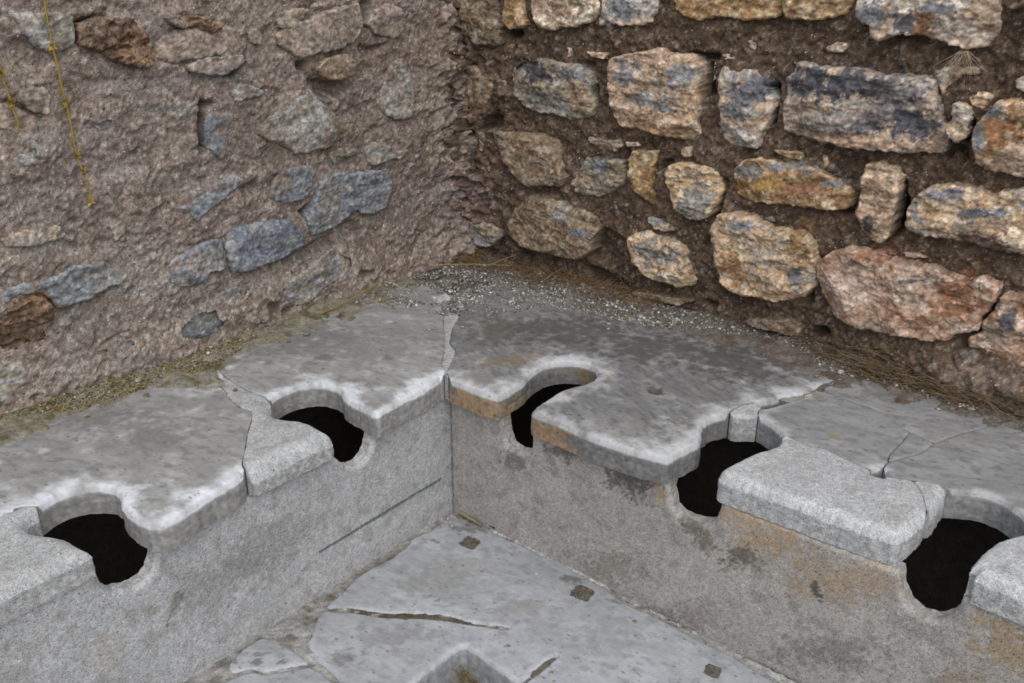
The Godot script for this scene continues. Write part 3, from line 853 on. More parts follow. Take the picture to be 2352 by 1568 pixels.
	for j in range(1, ny - 1):
		for i in range(1, nx - 1):
			var at := j * nx + i
			var a := id[at]
			if a < 0:
				continue
			var l := id[at - 1]
			var r := id[at + 1]
			var u := id[at + nx]
			var d := id[at - nx]
			var c := (V[r if r >= 0 else a] - V[l if l >= 0 else a]).cross(V[u if u >= 0 else a] - V[d if d >= 0 else a])
			N[a] = c.normalized() if c.length_squared() > 1e-16 and c.z > 0.0 else Vector3(0, 0, 1)
			if r >= 0 and u >= 0:
				var ur := id[at + nx + 1]
				if ur >= 0 and (inside[at] or inside[at + 1] or inside[at + nx] or inside[at + nx + 1]):
					I[ni] = a
					I[ni + 1] = ur
					I[ni + 2] = r
					I[ni + 3] = a
					I[ni + 4] = u
					I[ni + 5] = ur
					ni += 6
	I.resize(ni)
	# skirt
	var depth: float = s.back
	var first := V.size()
	var plate: bool = s.has("sides")
	var ts := [0.0, 0.04, 0.1, 0.17, 0.25, 0.33, 0.42, 0.51, 0.6, 0.7, 0.8, 0.9, 1.0] if plate else [0.0, 0.1, 0.25, 0.5, 1.0]
	var ne := ts.size()
	var c1 := PackedColorArray()
	c1.resize(1)
	for k in m:
		var q := o[k]
		var t := (o[(k + 1) % m] - o[(k + m - 1) % m]).normalized()
		var out := Vector2(t.y, -t.x)
		var h := vert(s, all if all.size() <= 3 else close_by(all, q, 0.002), q.x, q.y, 0.0, 0.0 if free[k] else band, 0.0, c1, 0)
		for e in ne:
			var z := lerpf(h, minf(h, -depth), ts[e])
			var w: float = 0.0 if e == 0 else nf.get_noise_3d(q.x * 24.0, q.y * 24.0, z * 40.0 + s.seed) * s.jit * ((2.5 if plate else 1.0) if free[k] else 0.2)
			V.append(Vector3(q.x + out.x * w, q.y + out.y * w, z) - org)
			N.append(Vector3(out.x, out.y, 0.3 if e == 0 else 0.0).normalized())
			if s.kind == "stone" and e > 0:
				vert(s, all, q.x + out.x * (h - z), q.y + out.y * (h - z), 0.0, 0.0, 0.0, c1, 0)
			cols.append(flank(s, q.x, q.y, z, out, c1[0], ts[e]))
	for k in m:
		var k2 := (k + 1) % m
		for e in ne - 1:
			var a := first + k * ne + e
			var b := first + k2 * ne + e
			I.append_array([a, b, b + 1, a, b + 1, a + 1])
	var arr := []
	arr.resize(Mesh.ARRAY_MAX)
	arr[Mesh.ARRAY_VERTEX] = V
	arr[Mesh.ARRAY_NORMAL] = N
	arr[Mesh.ARRAY_COLOR] = cols
	arr[Mesh.ARRAY_INDEX] = I
	return arr


func close_by(all: Array, p: Vector2, reach: float) -> Array:
	var keep := []
	for q in all:
		var r: float = 1.5 / minf(q[2], q[3]) + reach
		if absf(p.x - q[0]) < r and absf(p.y - q[1]) < r:
			keep.append(q)
	return keep


func flank(s: Dictionary, x: float, y: float, z: float, out: Vector2, c: Color, t: float) -> Color:
	# colour of the sides of a piece
	var w := nf.get_noise_3d(x * 40.0, y * 40.0, z * 60.0 + s.seed)
	if s.has("sides"):
		var p: Array = s.sides
		var a := nf.get_noise_3d(x * 8.0 + z * 12.0, y * 8.0 + z * 12.0, z * 42.0 + s.seed + 5.0)
		var q: Color = p[0].lerp(p[1], smoothstep(-0.2, 0.3, a + w * 0.2))
		for e in s.get("stains", []):
			var v: float = 1.0 - Vector2(x - e[0], y - e[1]).length() / e[2] + a * 0.8 + w * 0.3
			q = q.lerp(e[3], smoothstep(0.0, 0.6, v) * 0.85)
		c = c.lerp(q, smoothstep(-0.02, 0.10, t + w * 0.08 - 0.02)) * s.gain
	var k := 1.0 + w * 0.22
	return Color(c.r * k, c.g * k, c.b * k)


func over(list: Array, c: Color, x: float, y: float, amp := 0.9, fine := 0.28) -> Color:
	# patches of stain, lichen, patina: each with a ragged outline of its own
	for q in list:
		var dx: float = x - q[0]
		var dy: float = y - q[1]
		var a: float = (dx * q[4] + dy * q[5]) * q[2]
		var b: float = (dy * q[4] - dx * q[5]) * q[3]
		var r := a * a + b * b
		if r < 2.2:
			var v := 1.0 - sqrt(r) + nf.get_noise_3d(x * 22.0, y * 22.0, q[0] * 50.0) * amp + ns.get_noise_3d(x * 150.0, y * 150.0, q[1] * 50.0) * fine
			c = c.lerp(q[6], smoothstep(0.05, 0.05 + q[7], v) * 0.88)
	return c


func vert(s: Dictionary, list: Array, x: float, y: float, d: float, df: float, low: float, cols: PackedColorArray, k: int) -> float:
	var sd: float = s.seed
	var h := 0.0
	var c := Color.WHITE
	match s.kind:
		"stone":
			var R: Vector2 = s.half
			var px: float = x - s.mid.x
			var py: float = y - s.mid.y
			var cut := 0.0
			for f in s.facets:
				cut = minf(cut, f[0] - f[1] * px - f[2] * py)
			var bed: float = s.bed
			var n1 := nf.get_noise_3d(x * 9.0, y * 9.0, sd)
			var n2 := nf.get_noise_3d(x * 34.0, y * 34.0, sd + 9.0)
			var lay := ns.get_noise_3d(x * 9.0 + y * 2.0, y * 70.0, sd)
			var rg := nr.get_noise_3d(x * 11.0, y * 14.0, sd + 4.0)
			var pr: float = s.proud
			var st := nf.get_noise_3d(x * 5.0, y * (7.0 + 8.0 * bed), sd + 13.0) * 4.5
			var fl := floorf(st)
			h = pr + cut + (fl + smoothstep(0.0, 0.16, st - fl)) * 0.0045 * s.flake + n1 * 0.004 * s.flake + n2 * 0.0014 * s.flake + lay * 0.0014 * bed - maxf(0.0, rg - 0.3) * 0.003 - maxf(0.0, 0.028 - absf(n1 + n2 * 0.12)) * 0.11 * s.flake
			var r: float = s.edge
			if d < r:
				var t := 1.0 - d / r
				h -= minf(pr * 0.75, r * 1.1) * (1.0 - sqrt(maxf(0.0, 1.0 - t * t)))
			h = maxf(h, -0.01)
			if k >= 0:
				var p: Array = s.pal
				var a := nf.get_noise_3d(x * 8.0, y * 12.0, sd + 20.0)
				var b := nf.get_noise_3d(x * (18.0 - 8.0 * bed), y * (18.0 + 26.0 * bed), sd + 40.0)
				var e := ns.get_noise_3d(x * 190.0, y * 190.0, sd)
				var w := ns.get_noise_3d(x * 75.0, y * 75.0, sd + 7.0)
				c = p[0].lerp(p[1], smoothstep(-0.12, 0.18, a - 0.15 + p[4] + w * 0.14 + e * 0.08) * 0.85)
				c = c.lerp(p[2], smoothstep(-0.10, 0.16, b - 0.28 + p[5] + w * 0.14 + e * 0.10) * 0.85)
				c = over(list, c, x, y)
				var v := 1.0 + e * 0.15 + w * 0.11 + nf.get_noise_3d(x * 34.0, y * 34.0, sd + 77.0) * 0.34      # mottling of the stone itself, unrelated to its relief
				cols[k] = Color(c.r * v, c.g * v, c.b * v) * s.gain
			return h
		"mortar":
			# relief first: h is the height of the mortar face; the fillet of mortar in the inner corner and the footing are shape only
			var n1 := nf.get_noise_3d(x * 4.0, y * 5.0, sd)
			var n2 := nf.get_noise_3d(x * 15.0, y * 17.0, sd + 9.0)
			var n3 := nf.get_noise_3d(x * 48.0, y * 52.0, sd + 5.0)
			var cr := nc.get_noise_3d(x * 50.0 + n3, y * 50.0 + n2, sd)
			var rough: float = s.rough
			h = s.lift + n1 * (0.016 if s.facing > 0.0 else 0.011) + (n2 * 0.016 + n3 * 0.006 - (cr + 0.6) * 0.004) * rough - low * (1.0 + n2 * 0.5)
			var q: float = (x - s.fillet_at) * s.facing
			h += 0.085 * exp(-maxf(q, 0.0) * 13.0) * (1.0 + n2)
			if s.facing > 0.0:
				h += 0.10 * smoothstep(0.75, 1.5, x) * smoothstep(0.72, 0.56, y) - 0.03 * smoothstep(0.70, 0.56, y) * smoothstep(1.3, 0.4, x)
			else:
				h += 0.03 * smoothstep(0.75, 0.5, y)
				var ly := y * 26.0 + x * 3.0 + n1 * 4.0      # thin lifts of mortar squeezed out between the courses
				h += maxf(0.0, ns.get_noise_3d(x * 3.5, ly, sd + 60.0) - 0.15) * 0.008
				var st := nf.get_noise_3d(x * 3.0 + y, y * 8.0 + n2 * 0.25, sd + 64.0) * 5.0
				var fl := floorf(st)
				h += (fl + smoothstep(0.0, 0.10, st - fl)) * 0.0026
			if k >= 0:
				var p: Array = s.tones
				var w := ns.get_noise_3d(x * 80.0, y * 80.0, sd + 7.0)
				var e := ns.get_noise_3d(x * 180.0, y * 180.0, sd + 2.0)
				var a := nf.get_noise_3d(x * 6.0, y * 8.0, sd + 20.0)
				var b := nf.get_noise_3d(x * 22.0, y * 22.0, sd + 31.0)
				c = p[0].lerp(p[1], smoothstep(-0.15, 0.3, a + w * 0.1))
				c = c.lerp(p[2], smoothstep(0.16, 0.34, b + w * 0.1))
				c = over(list, c, x, y)
				c = c.lerp(p[3], smoothstep(0.36, 0.46, w * 0.55 + b * 0.6) * 0.8)
				var v := 1.0 + e * 0.14 + w * 0.12 + nf.get_noise_3d(x * 48.0, y * 48.0, sd + 77.0) * 0.25      # mottling, unrelated to the relief
				cols[k] = Color(c.r * v, c.g * v, c.b * v) * s.gain
			return h
		_:
			# slabs, risers and paving: d from the rim rounds the arris
			var n1 := nf.get_noise_3d(x * 5.0, y * 5.0, sd)
			var n2 := nf.get_noise_3d(x * 26.0, y * 26.0, sd + 9.0)
			var r: float = s.edge
			h = s.high + n1 * s.wave + n2 * s.wave * 0.3 - low
			if s.kind == "soil":
				var tt: float = clampf((y - 0.60) / 0.26, 0.0, 1.2) if s.right > 0.0 else clampf((-x - 0.48) / 0.24, 0.0, 1.2)
				h += -0.012 + 0.034 * tt ** 1.4 + nf.get_noise_3d(x * 9.0, y * 9.0, sd + 70.0) * 0.014
			if d < 0.004:
				h -= 0.0025 * (1.0 - d / 0.004)
			var t := maxf(0.0, 1.0 - df / r)
			h -= s.drop * (1.0 - sqrt(maxf(0.0, 1.0 - t * t)))
			if s.worn > 0.0:
				var t2 := maxf(0.0, 1.0 - df / s.band)
				h -= s.worn * t2 * t2 * (1.0 + n1)
			if k >= 0:
				var p: Array = s.tones
				var w := ns.get_noise_3d(x * 70.0, y * 70.0, sd + 7.0)
				var e := ns.get_noise_3d(x * 170.0, y * 170.0, sd + 2.0)
				var a := nf.get_noise_3d((x + y * s.veer) * 5.0, (y - x * s.veer) * 5.0 * s.streak, sd + 20.0)
				var b := nf.get_noise_3d((x + y * s.veer) * 13.0, (y - x * s.veer) * 13.0 * s.streak, sd + 31.0)
				c = p[0].lerp(p[1], smoothstep(-0.25, 0.35, a + w * 0.08))
				c = c.lerp(p[2], smoothstep(0.12, 0.42, b + w * 0.1))
				c = over(list, c, x, y, 0.9, s.get("grit", 0.28))
				if s.rub > 0.0:      # polish: the arris is rubbed back to clean stone, ragged against the patina
					var g: float = 1.0 - df / s.rub + nf.get_noise_3d(x * 9.0, y * 9.0, sd + 51.0) * 0.9 + n2 * 0.25 + e * 0.05
					c = c.lerp(p[3], smoothstep(0.05, 1.05, g) * 0.85)
				var v: float = 1.0 + e * s.speck + w * s.speck
				cols[k] = Color(c.r * v, c.g * v, c.b * v) * s.gain
			return h


# ---------------------------------------------------------------- what stands where

var soils := []
var where := []       # [spec id, name, parent key, material, basis kind, meta]


func put(s: Dictionary, called: String, parent: String, m: String, face: String, meta := {}) -> void:
	where.append([s.id, called, parent, m, face, meta])


func ring(c: Vector2, r: float) -> PackedVector2Array:
	var o := PackedVector2Array()
	for k in 14:
		o.append(c + Vector2(cos(TAU * k / 14.0) * 1.15, sin(TAU * k / 14.0)) * r)
	return o


func stone_spec(e: Array, patches: Array, wall_gain: float, cell: float, flush: float) -> Dictionary:
	var rng := RandomNumberGenerator.new()
	rng.seed = 100 + specs.size()
	var o := pts(e[2])
	var lo := o[0]
	var hi := o[0]
	for q in o:
		lo = lo.min(q)
		hi = hi.max(q)
	var half := (hi - lo) * 0.5
	var small := minf(half.x, half.y)
	var facets := []
	if small > 0.03:
		var n := rng.randi_range(4, 7)
		for k in n:
			var a := TAU * (k + rng.randf() * 0.8) / n
			var slope := rng.randf_range(0.15, 0.85) * flush
			var reach := (absf(cos(a)) * half.x + absf(sin(a)) * half.y) * rng.randf_range(0.40, 0.95)
			facets.append([slope * reach, slope * cos(a), slope * sin(a)])
		facets.append([0.0, rng.randf_range(-0.08, 0.08), rng.randf_range(-0.10, 0.05)])
	var p: Array = pal[e[0]].duplicate()
	for k in 3:
		var v := rng.randf_range(0.92, 1.08)
		p[k] = Color(p[k].r * v, p[k].g * v, p[k].b * v * rng.randf_range(0.96, 1.03))
	return spec("stone", o, cell if small > 0.03 else 0.003, {"proud": e[1] * 0.01 * (0.95 if flush > 0.8 else 1.0), "facets": facets, "pal": p, "bed": p[3], "edge": clampf(small * 0.15, 0.003, 0.007) * (1.0 if flush > 0.8 else 0.7), "jit": minf(0.003, small * 0.12), "patch": patches, "gain": wall_gain, "back": 0.05, "cut": 0.10, "flake": (1.0 if flush > 0.8 else 0.5) if e[0] != "u" else 3.0})


func wall(side: String, stones: Array, hollows: Array, patches: Array, x0: float, x1: float, gain: float, tones: Array, rough: float, corner: float, dir: float, flush: float) -> void:
	var covers := []
	for e in stones:
		var s := stone_spec(e, patches, gain, 0.0036, flush)
		put(s, "stone", side, "stone", side)
		covers.append([1.0, s.pts])
	var holes := []
	for e in hollows:
		holes.append([e[0] * 0.01, pts(e[1])])
	var o := PackedVector2Array([Vector2(x0, 0.42), Vector2(x1, 0.42), Vector2(x1, 1.80), Vector2(x0, 1.80)])
	var s := spec("mortar", o, 0.0049, {"round": 0, "jit": 0.0, "hollows": holes, "covers": covers, "patch": patches, "gain": gain, "tones": tones, "rough": rough, "fillet_at": corner, "facing": dir, "back": 0.35, "lift": 0.019 if dir > 0.0 else 0.003})
	put(s, "mortar", side, "mortar", side)


func block(rng: RandomNumberGenerator, c: Vector2, half: Vector2) -> Array:
	var mm := []
	for k in 11:
		var a := TAU * k / 11.0
		var r := 1.0 / pow(pow(absf(cos(a)), 4.0) + pow(absf(sin(a)), 4.0), 0.25) * rng.randf_range(0.86, 1.06)
		mm.append_array([int((c.x + cos(a) * r * half.x) * 1000.0), int((c.y + sin(a) * r * half.y) * 1000.0)])
	return mm


func more_wall(side: String, x0: float, x1: float, z: float, y0: float, y1: float, tones: Array, rough: float, corner: float, dir: float, kinds: Array, flush: float) -> void:
	# the walls go on past the picture
	var rng := RandomNumberGenerator.new()
	rng.seed = 41
	var covers := []
	var y := y0
	while y < y1 - 0.1:
		var hh := rng.randf_range(0.07, 0.11)
		var x := x0 + 0.06 + rng.randf() * 0.05
		while x < x1 - 0.1:
			var w := rng.randf_range(0.07, 0.16)
			var s := stone_spec([kinds[rng.randi() % kinds.size()], rng.randi_range(3, 7) if flush > 0.8 else 2, block(rng, Vector2(x + w, y + hh), Vector2(w * 0.9, hh * 0.88))], [], 1.0, 0.008, flush)
			put(s, "stone", side, "stone", side)
			covers.append([1.0, s.pts])
			x += w * 2.0 + 0.03
		y += hh * 2.0 + 0.03
	var o := PackedVector2Array([Vector2(x0, 0.42), Vector2(x1, 0.42), Vector2(x1, 1.80), Vector2(x0, 1.80)])
	put(spec("mortar", o, 0.010, {"round": 0, "jit": 0.0, "hollows": [], "covers": covers, "tones": tones, "rough": rough, "fillet_at": corner, "facing": dir, "back": 0.35, "lift": 0.019 if dir > 0.0 else 0.003}), "mortar", side, "mortar", side)


func crest(side: String, x0: float, x1: float, kinds: Array, flush: float) -> void:
	var rng := RandomNumberGenerator.new()
	rng.seed = 43
	var x := x0
	while x < x1 - 0.1:
		var w := rng.randf_range(0.08, 0.16)
		put(stone_spec([kinds[rng.randi() % kinds.size()], 5 if flush > 0.8 else 2, block(rng, Vector2(x + w, 1.70), Vector2(w * 0.9, 0.075))], [], 1.0, 0.008, flush), "stone", side, "stone", side)
		x += w * 2.0 + 0.03


func slab_spec(key: String, kind: String, more := {}) -> Dictionary:
	var base := {
		"marble": {"tones": [rgb(130, 129, 127), rgb(140, 139, 137), rgb(118, 116, 114), rgb(196, 198, 203)], "speck": 0.035, "streak": 2.2, "veer": 0.3, "rub": 0.075, "edge": 0.013, "drop": 0.013, "worn": 0.006, "band": 0.08, "wave": 0.0012},
		"cement": {"tones": [rgb(159, 159, 159), rgb(166, 166, 166), rgb(149, 148, 147), rgb(180, 181, 183)], "speck": 0.06, "streak": 1.0, "veer": 0.0, "rub": 0.03, "edge": 0.020, "drop": 0.020, "worn": 0.004, "band": 0.04, "wave": 0.0012},
		"paving": {"tones": [rgb(142, 144, 147), rgb(151, 152, 155), rgb(134, 135, 138), rgb(159, 161, 166)], "speck": 0.03, "streak": 1.6, "veer": 0.6, "rub": 0.02, "edge": 0.006, "drop": 0.006, "worn": 0.002, "band": 0.025, "wave": 0.0015},
		"riser": {"tones": [rgb(168, 168, 169), rgb(175, 175, 176), rgb(156, 155, 154), rgb(178, 178, 178)], "speck": 0.06, "streak": 1.0, "veer": 0.0, "rub": 0.0, "edge": 0.012, "drop": 0.010, "worn": 0.0, "band": 0.02, "wave": 0.002},
	}
	var m: Dictionary = base[kind].duplicate()
	m.merge({"high": 0.0, "back": 0.083, "jit": 0.0012, "cut": 0.14}, true)
	m.merge(more, true)
	m.sides = [m.tones[0], m.tones[1]]      # the same stone all round
	var s := spec("slab", pts(PLANS[key]) if PLANS.has(key) else more.outline, more.get("fine", 0.0055), m)
	if more.has("base"):
		s.joints = true
		var o := resample(chaikin(s.pts, 0.24), 0.003, 0.0, 0.0)
		for q in o:
			var hc := Vector2i((q / 0.016).floor())
			if not rims.has(hc):
				rims[hc] = []
			rims[hc].append([s.id, q])
		s.org = Vector3(s.mid.x, s.mid.y, more.base)
	return s


func plan() -> void:
	var tone_r := [rgb(106, 89, 75), rgb(92, 77, 65), rgb(117, 100, 86), rgb(148, 135, 122)]
	var tone_l := [rgb(140, 127, 118), rgb(128, 115, 106), rgb(151, 137, 127), rgb(163, 154, 146)]
	wall("wall_right", STONES_R, HOLLOWS_R, PATCH_R, -0.80, 1.75, 1.0, tone_r, 1.0, -0.73, 1.0, 1.0)
	wall("wall_left", STONES_L, HOLLOWS_L, PATCH_L, -1.45, 0.90, 1.05, tone_l, 0.26, 0.88, -1.0, 0.45)
	more_wall("wall_right", 1.74, 2.4, 0.0, 0.62, 1.78, tone_r, 1.0, -0.73, 1.0, ["o", "w", "k", "n", "b"], 1.0)
	more_wall("wall_left", -2.1, -1.44, 0.0, 0.62, 1.78, tone_l, 0.36, 0.88, -1.0, ["g", "l", "p", "u"], 0.45)
	crest("wall_right", -0.66, 1.75, ["o", "w", "n", "b", "y"], 1.0)
	crest("wall_left", -1.4, 0.7, ["p", "l", "g", "n"], 0.45)
	# seat slabs lie on top: plan coordinates are (x, -z)
	var t := {"patch": PATCH_T, "high": 0.0, "base": -0.083}
	var grp := {"group": "ancient marble seat slabs", "category": "seat slab"}
	var cem := {"group": "cement repair pieces of the bench", "category": "slab"}
	slab("L1", "marble", t, "seat_slab", grp, "long beige marble seat slab with a keyhole notch, moss along its back")
	slab("L2", "marble", t, "seat_slab", grp, "pitted grey marble seat slab with a keyhole notch and white worn lip, by the wall corner")
	slab("R1", "marble", t.merged({"tones": [rgb(107, 106, 106), rgb(119, 118, 117), rgb(96, 95, 95), rgb(176, 176, 178)], "streak": 3.0, "veer": -0.5, "fine": 0.0045, "dips": [[0.03, ring(Vector2(DOWEL[0], DOWEL[1]), 0.013)]], "stains": [[0.13, 0.0, 0.16, rgb(146, 122, 96)], [0.42, 0.0, 0.12, rgb(140, 114, 86)], [0.33, 0.3, 0.1, rgb(118, 102, 82)]]}), "seat_slab", grp, "dark streaked marble corner seat slab pierced by a whole keyhole opening")
	slab("L2a", "cement", t.merged({"edge": 0.035, "drop": 0.03, "worn": 0.012}), "cement_patch", cem, "rounded speckled cement wedge between the two pale marble seat slabs")
	slab("L0", "cement", t.merged({"edge": 0.03, "drop": 0.025}), "cement_patch", cem, "speckled cement seat piece in front of the long beige marble slab")
	slab("RM", "cement", t.merged({"edge": 0.004, "drop": 0.003, "rub": 0.0, "worn": 0.0, "high": -0.002, "fine": 0.004}, true), "mortar_joint", {"category": "mortar"}, "pale mortar joint between the grey pitted slab and the dark corner slab")
	slab("RP", "cement", t.merged({"edge": 0.008, "drop": 0.006, "worn": 0.0, "fine": 0.004}), "cement_patch", cem, "small crumbly cement plug at the back rim of a keyhole, beside the cracked slab")
	slab("R3", "cement", t.merged({"tones": [rgb(163, 163, 164), rgb(169, 169, 170), rgb(155, 154, 153), rgb(188, 189, 191)]}), "cement_patch", cem, "large pale block-shaped cement seat piece between two keyholes, in front of the cracked marble")
	slab("R3c", "cement", t.merged({"edge": 0.02, "drop": 0.02, "worn": 0.01, "fine": 0.004}), "cement_patch", cem, "small cement lip closing the keyhole beside the large pale cement block")
	slab("R4", "cement", t.merged({"tones": [rgb(163, 163, 164), rgb(169, 169, 170), rgb(155, 154, 153), rgb(188, 189, 191)]}), "cement_patch", cem, "pale cement seat piece past the last keyhole of the right bench")
	for k in ["F1", "F2", "F3", "F4"]:
		put(slab_spec(k, "marble", t.merged({"edge": 0.012, "drop": 0.010, "worn": 0.004, "rub": 0.03, "jit": 0.0008, "tones": [rgb(123, 123, 124), rgb(133, 133, 133), rgb(113, 111, 110), rgb(163, 163, 164)], "base": 0.0}, true).merged({"base": -0.083}, true)), "fragment", "cracked_slab", "marble", "top", {})
	# risers
	var a := PackedVector2Array([Vector2(-1.95, -0.03), Vector2(0.09, -0.03), Vector2(0.09, 0.419)])
	for q in [[-0.310, 0.419], [-0.309, 0.402], [-0.319, 0.375], [-0.334, 0.354], [-0.362, 0.339], [-0.388, 0.342], [-0.417, 0.358], [-0.435, 0.380], [-0.453, 0.403], [-0.475, 0.419], [-0.993, 0.419], [-0.993, 0.397], [-0.998, 0.367], [-1.009, 0.345], [-1.025, 0.334], [-1.05, 0.331], [-1.08, 0.338], [-1.103, 0.347], [-1.116, 0.361], [-1.126, 0.382], [-1.135, 0.419], [-1.66, 0.419], [-1.67, 0.36], [-1.72, 0.33], [-1.78, 0.35], [-1.80, 0.419], [-1.95, 0.419]]:
		a.append(Vector2(q[0], q[1]))
	put(slab_spec("riserA", "riser", {"outline": a, "patch": PATCH_A, "grit": 0.4, "back": 0.045, "fine": 0.006, "round": 0}), "bench_riser", "", "cement", "wall_left_face", {"label": "light grey speckled concrete riser under the left bench with a green line", "category": "riser"})
	var b := PackedVector2Array([Vector2(0.0, -0.03), Vector2(2.1, -0.03), Vector2(2.1, 0.419)])
	for q in [[1.501, 0.419], [1.500, 0.390], [1.487, 0.355], [1.46, 0.333], [1.427, 0.327], [1.401, 0.339], [1.380, 0.372], [1.369, 0.419], [0.930, 0.419], [0.929, 0.399], [0.920, 0.357], [0.901, 0.340], [0.866, 0.327], [0.824, 0.327], [0.796, 0.342], [0.784, 0.387], [0.786, 0.419], [0.328, 0.419], [0.328, 0.371], [0.321, 0.338], [0.295, 0.322], [0.266, 0.316], [0.236, 0.324], [0.218, 0.358], [0.213, 0.419], [0.0, 0.419]]:
		b.append(Vector2(q[0], q[1]))
	put(slab_spec("riserB", "riser", {"outline": b, "patch": PATCH_B, "grit": 0.55, "back": 0.045, "fine": 0.006, "round": 0, "tones": [rgb(156, 152, 148), rgb(163, 159, 155), rgb(145, 139, 135), rgb(168, 165, 162)]}), "bench_riser", "", "cement", "wall_right_face", {"label": "brownish concrete riser under the right bench with orange and black lichen stains", "category": "riser"})
	# paving
	var g := {"patch": PATCH_G, "back": 0.14, "fine": 0.006}
	for k in ["G1", "G2", "G3", "G4", "G5"]:
		put(slab_spec(k, "paving", g.merged({"fine": 0.014} if k in ["G4", "G5"] else {}, true)), "paving_slab", "floor", "marble", "ground")
	put(slab_spec("MS", "cement", {"high": 0.003, "wave": 0.004, "rub": 0.0, "worn": 0.0, "edge": 0.008, "drop": 0.006, "back": 0.02, "fine": 0.005, "jit": 0.004, "speck": 0.12, "tones": [rgb(160, 159, 156), rgb(168, 167, 164), rgb(140, 137, 132), rgb(160, 159, 156)]}), "mortar_fillet", "floor", "cement", "ground")
	var bed := PackedVector2Array([Vector2(-0.02, 0.02), Vector2(-0.02, -2.25), Vector2(2.3, -2.25), Vector2(2.3, 0.02)])
	put(slab_spec("bed", "cement", {"outline": bed, "high": -0.006, "wave": 0.009, "rub": 0.0, "worn": 0.0, "edge": 0.003, "drop": 0.0, "back": 0.2, "fine": 0.011, "round": 0, "speck": 0.14, "patch": [[0.275, -0.445, 0.30, 0.03, 0.507, [80, 72, 58], 0.3], [0.66, -0.38, 0.03, 0.08, 0.0, [92, 84, 72], 0.3], [0.04, -0.30, 0.03, 0.30, 0.0, [104, 96, 84], 0.4], [0.58, -0.58, 0.2, 0.2, 0.0, [92, 82, 66], 0.3]], "dips": [[0.11, PackedVector2Array([Vector2(0.44, -0.43), Vector2(0.73, -0.43), Vector2(0.73, -0.73), Vector2(0.44, -0.73)])]], "tones": [rgb(152, 151, 148), rgb(138, 136, 132), rgb(116, 112, 105), rgb(152, 151, 148)]}), "mortar_bed", "floor", "cement", "ground")
	# mortar bedding under the backs of the slabs
	for q in [PackedVector2Array([Vector2(-0.72, -1.9), Vector2(-0.40, -1.9), Vector2(-0.40, 0.86), Vector2(-0.72, 0.86)]), PackedVector2Array([Vector2(-0.41, 0.30), Vector2(0.02, 0.30), Vector2(0.02, 0.45), Vector2(2.05, 0.55), Vector2(2.05, 0.86), Vector2(-0.41, 0.86)])]:
		put(slab_spec("bedding", "cement", {"outline": q, "high": -0.014, "wave": 0.006, "rub": 0.0, "worn": 0.0, "edge": 0.003, "drop": 0.0, "back": 0.07, "fine": 0.012, "round": 0, "speck": 0.12, "tones": [rgb(140, 137, 130), rgb(126, 122, 114), rgb(110, 106, 96), rgb(140, 137, 130)]}), "bed", "bench_bed", "cement", "top")
	# soil against the foot of the walls
	soil("soilR", PackedVector2Array([Vector2(-0.72, 0.50), Vector2(0.3, 0.60), Vector2(1.0, 0.62), Vector2(2.0, 0.58), Vector2(2.0, 0.875), Vector2(-0.72, 0.875)]), [rgb(112, 105, 99), rgb(104, 95, 87), rgb(94, 82, 71), rgb(132, 128, 122)], "brown soil and dust banked along the foot of the right wall", 1.0)
	soil("soilL", PackedVector2Array([Vector2(-0.72, -1.9), Vector2(-0.5, -1.9), Vector2(-0.5, 0.5), Vector2(-0.72, 0.5)]), [rgb(132, 127, 115), rgb(124, 117, 98), rgb(100, 90, 66), rgb(150, 146, 134)], "mossy soil and dust banked along the foot of the left wall", 0.0)


func soil(key: String, o: PackedVector2Array, tones: Array, label: String, right: float) -> void:
	var s := spec("soil", o, 0.006, {"round": 0, "jit": 0.0, "tones": tones, "right": right, "edge": 0.002, "drop": 0.0, "worn": 0.0, "rub": 0.0, "high": 0.0, "wave": 0.005, "speck": 0.12, "streak": 1.0, "veer": 0.0, "back": 0.03})
	soils.append(s)
	put(s, "soil_bank", "", "mortar", "top", {"label": label, "category": "soil", "kind": "stuff"})


func slab(key: String, kind: String, more: Dictionary, called: String, meta: Dictionary, label: String) -> void:
	put(slab_spec(key, kind, more), called, "", "marble" if kind == "marble" else "cement", "top", meta.merged({"label": label}))


func numbered(called: String, parent: Node) -> String:
	if not parent.has_node(called):
		return called
	var k := 1
	while parent.has_node("%s_%03d" % [called, k]):
		k += 1
	return "%s_%03d" % [called, k]


func tag(o: Node3D, meta: Dictionary) -> void:
	for k in meta:
		o.set_meta(k, meta[k])


func structure(called: String) -> Node3D:
	var o := Node3D.new()
	o.name = called
	o.set_meta("kind", "structure")
	add_child(o)
	return o


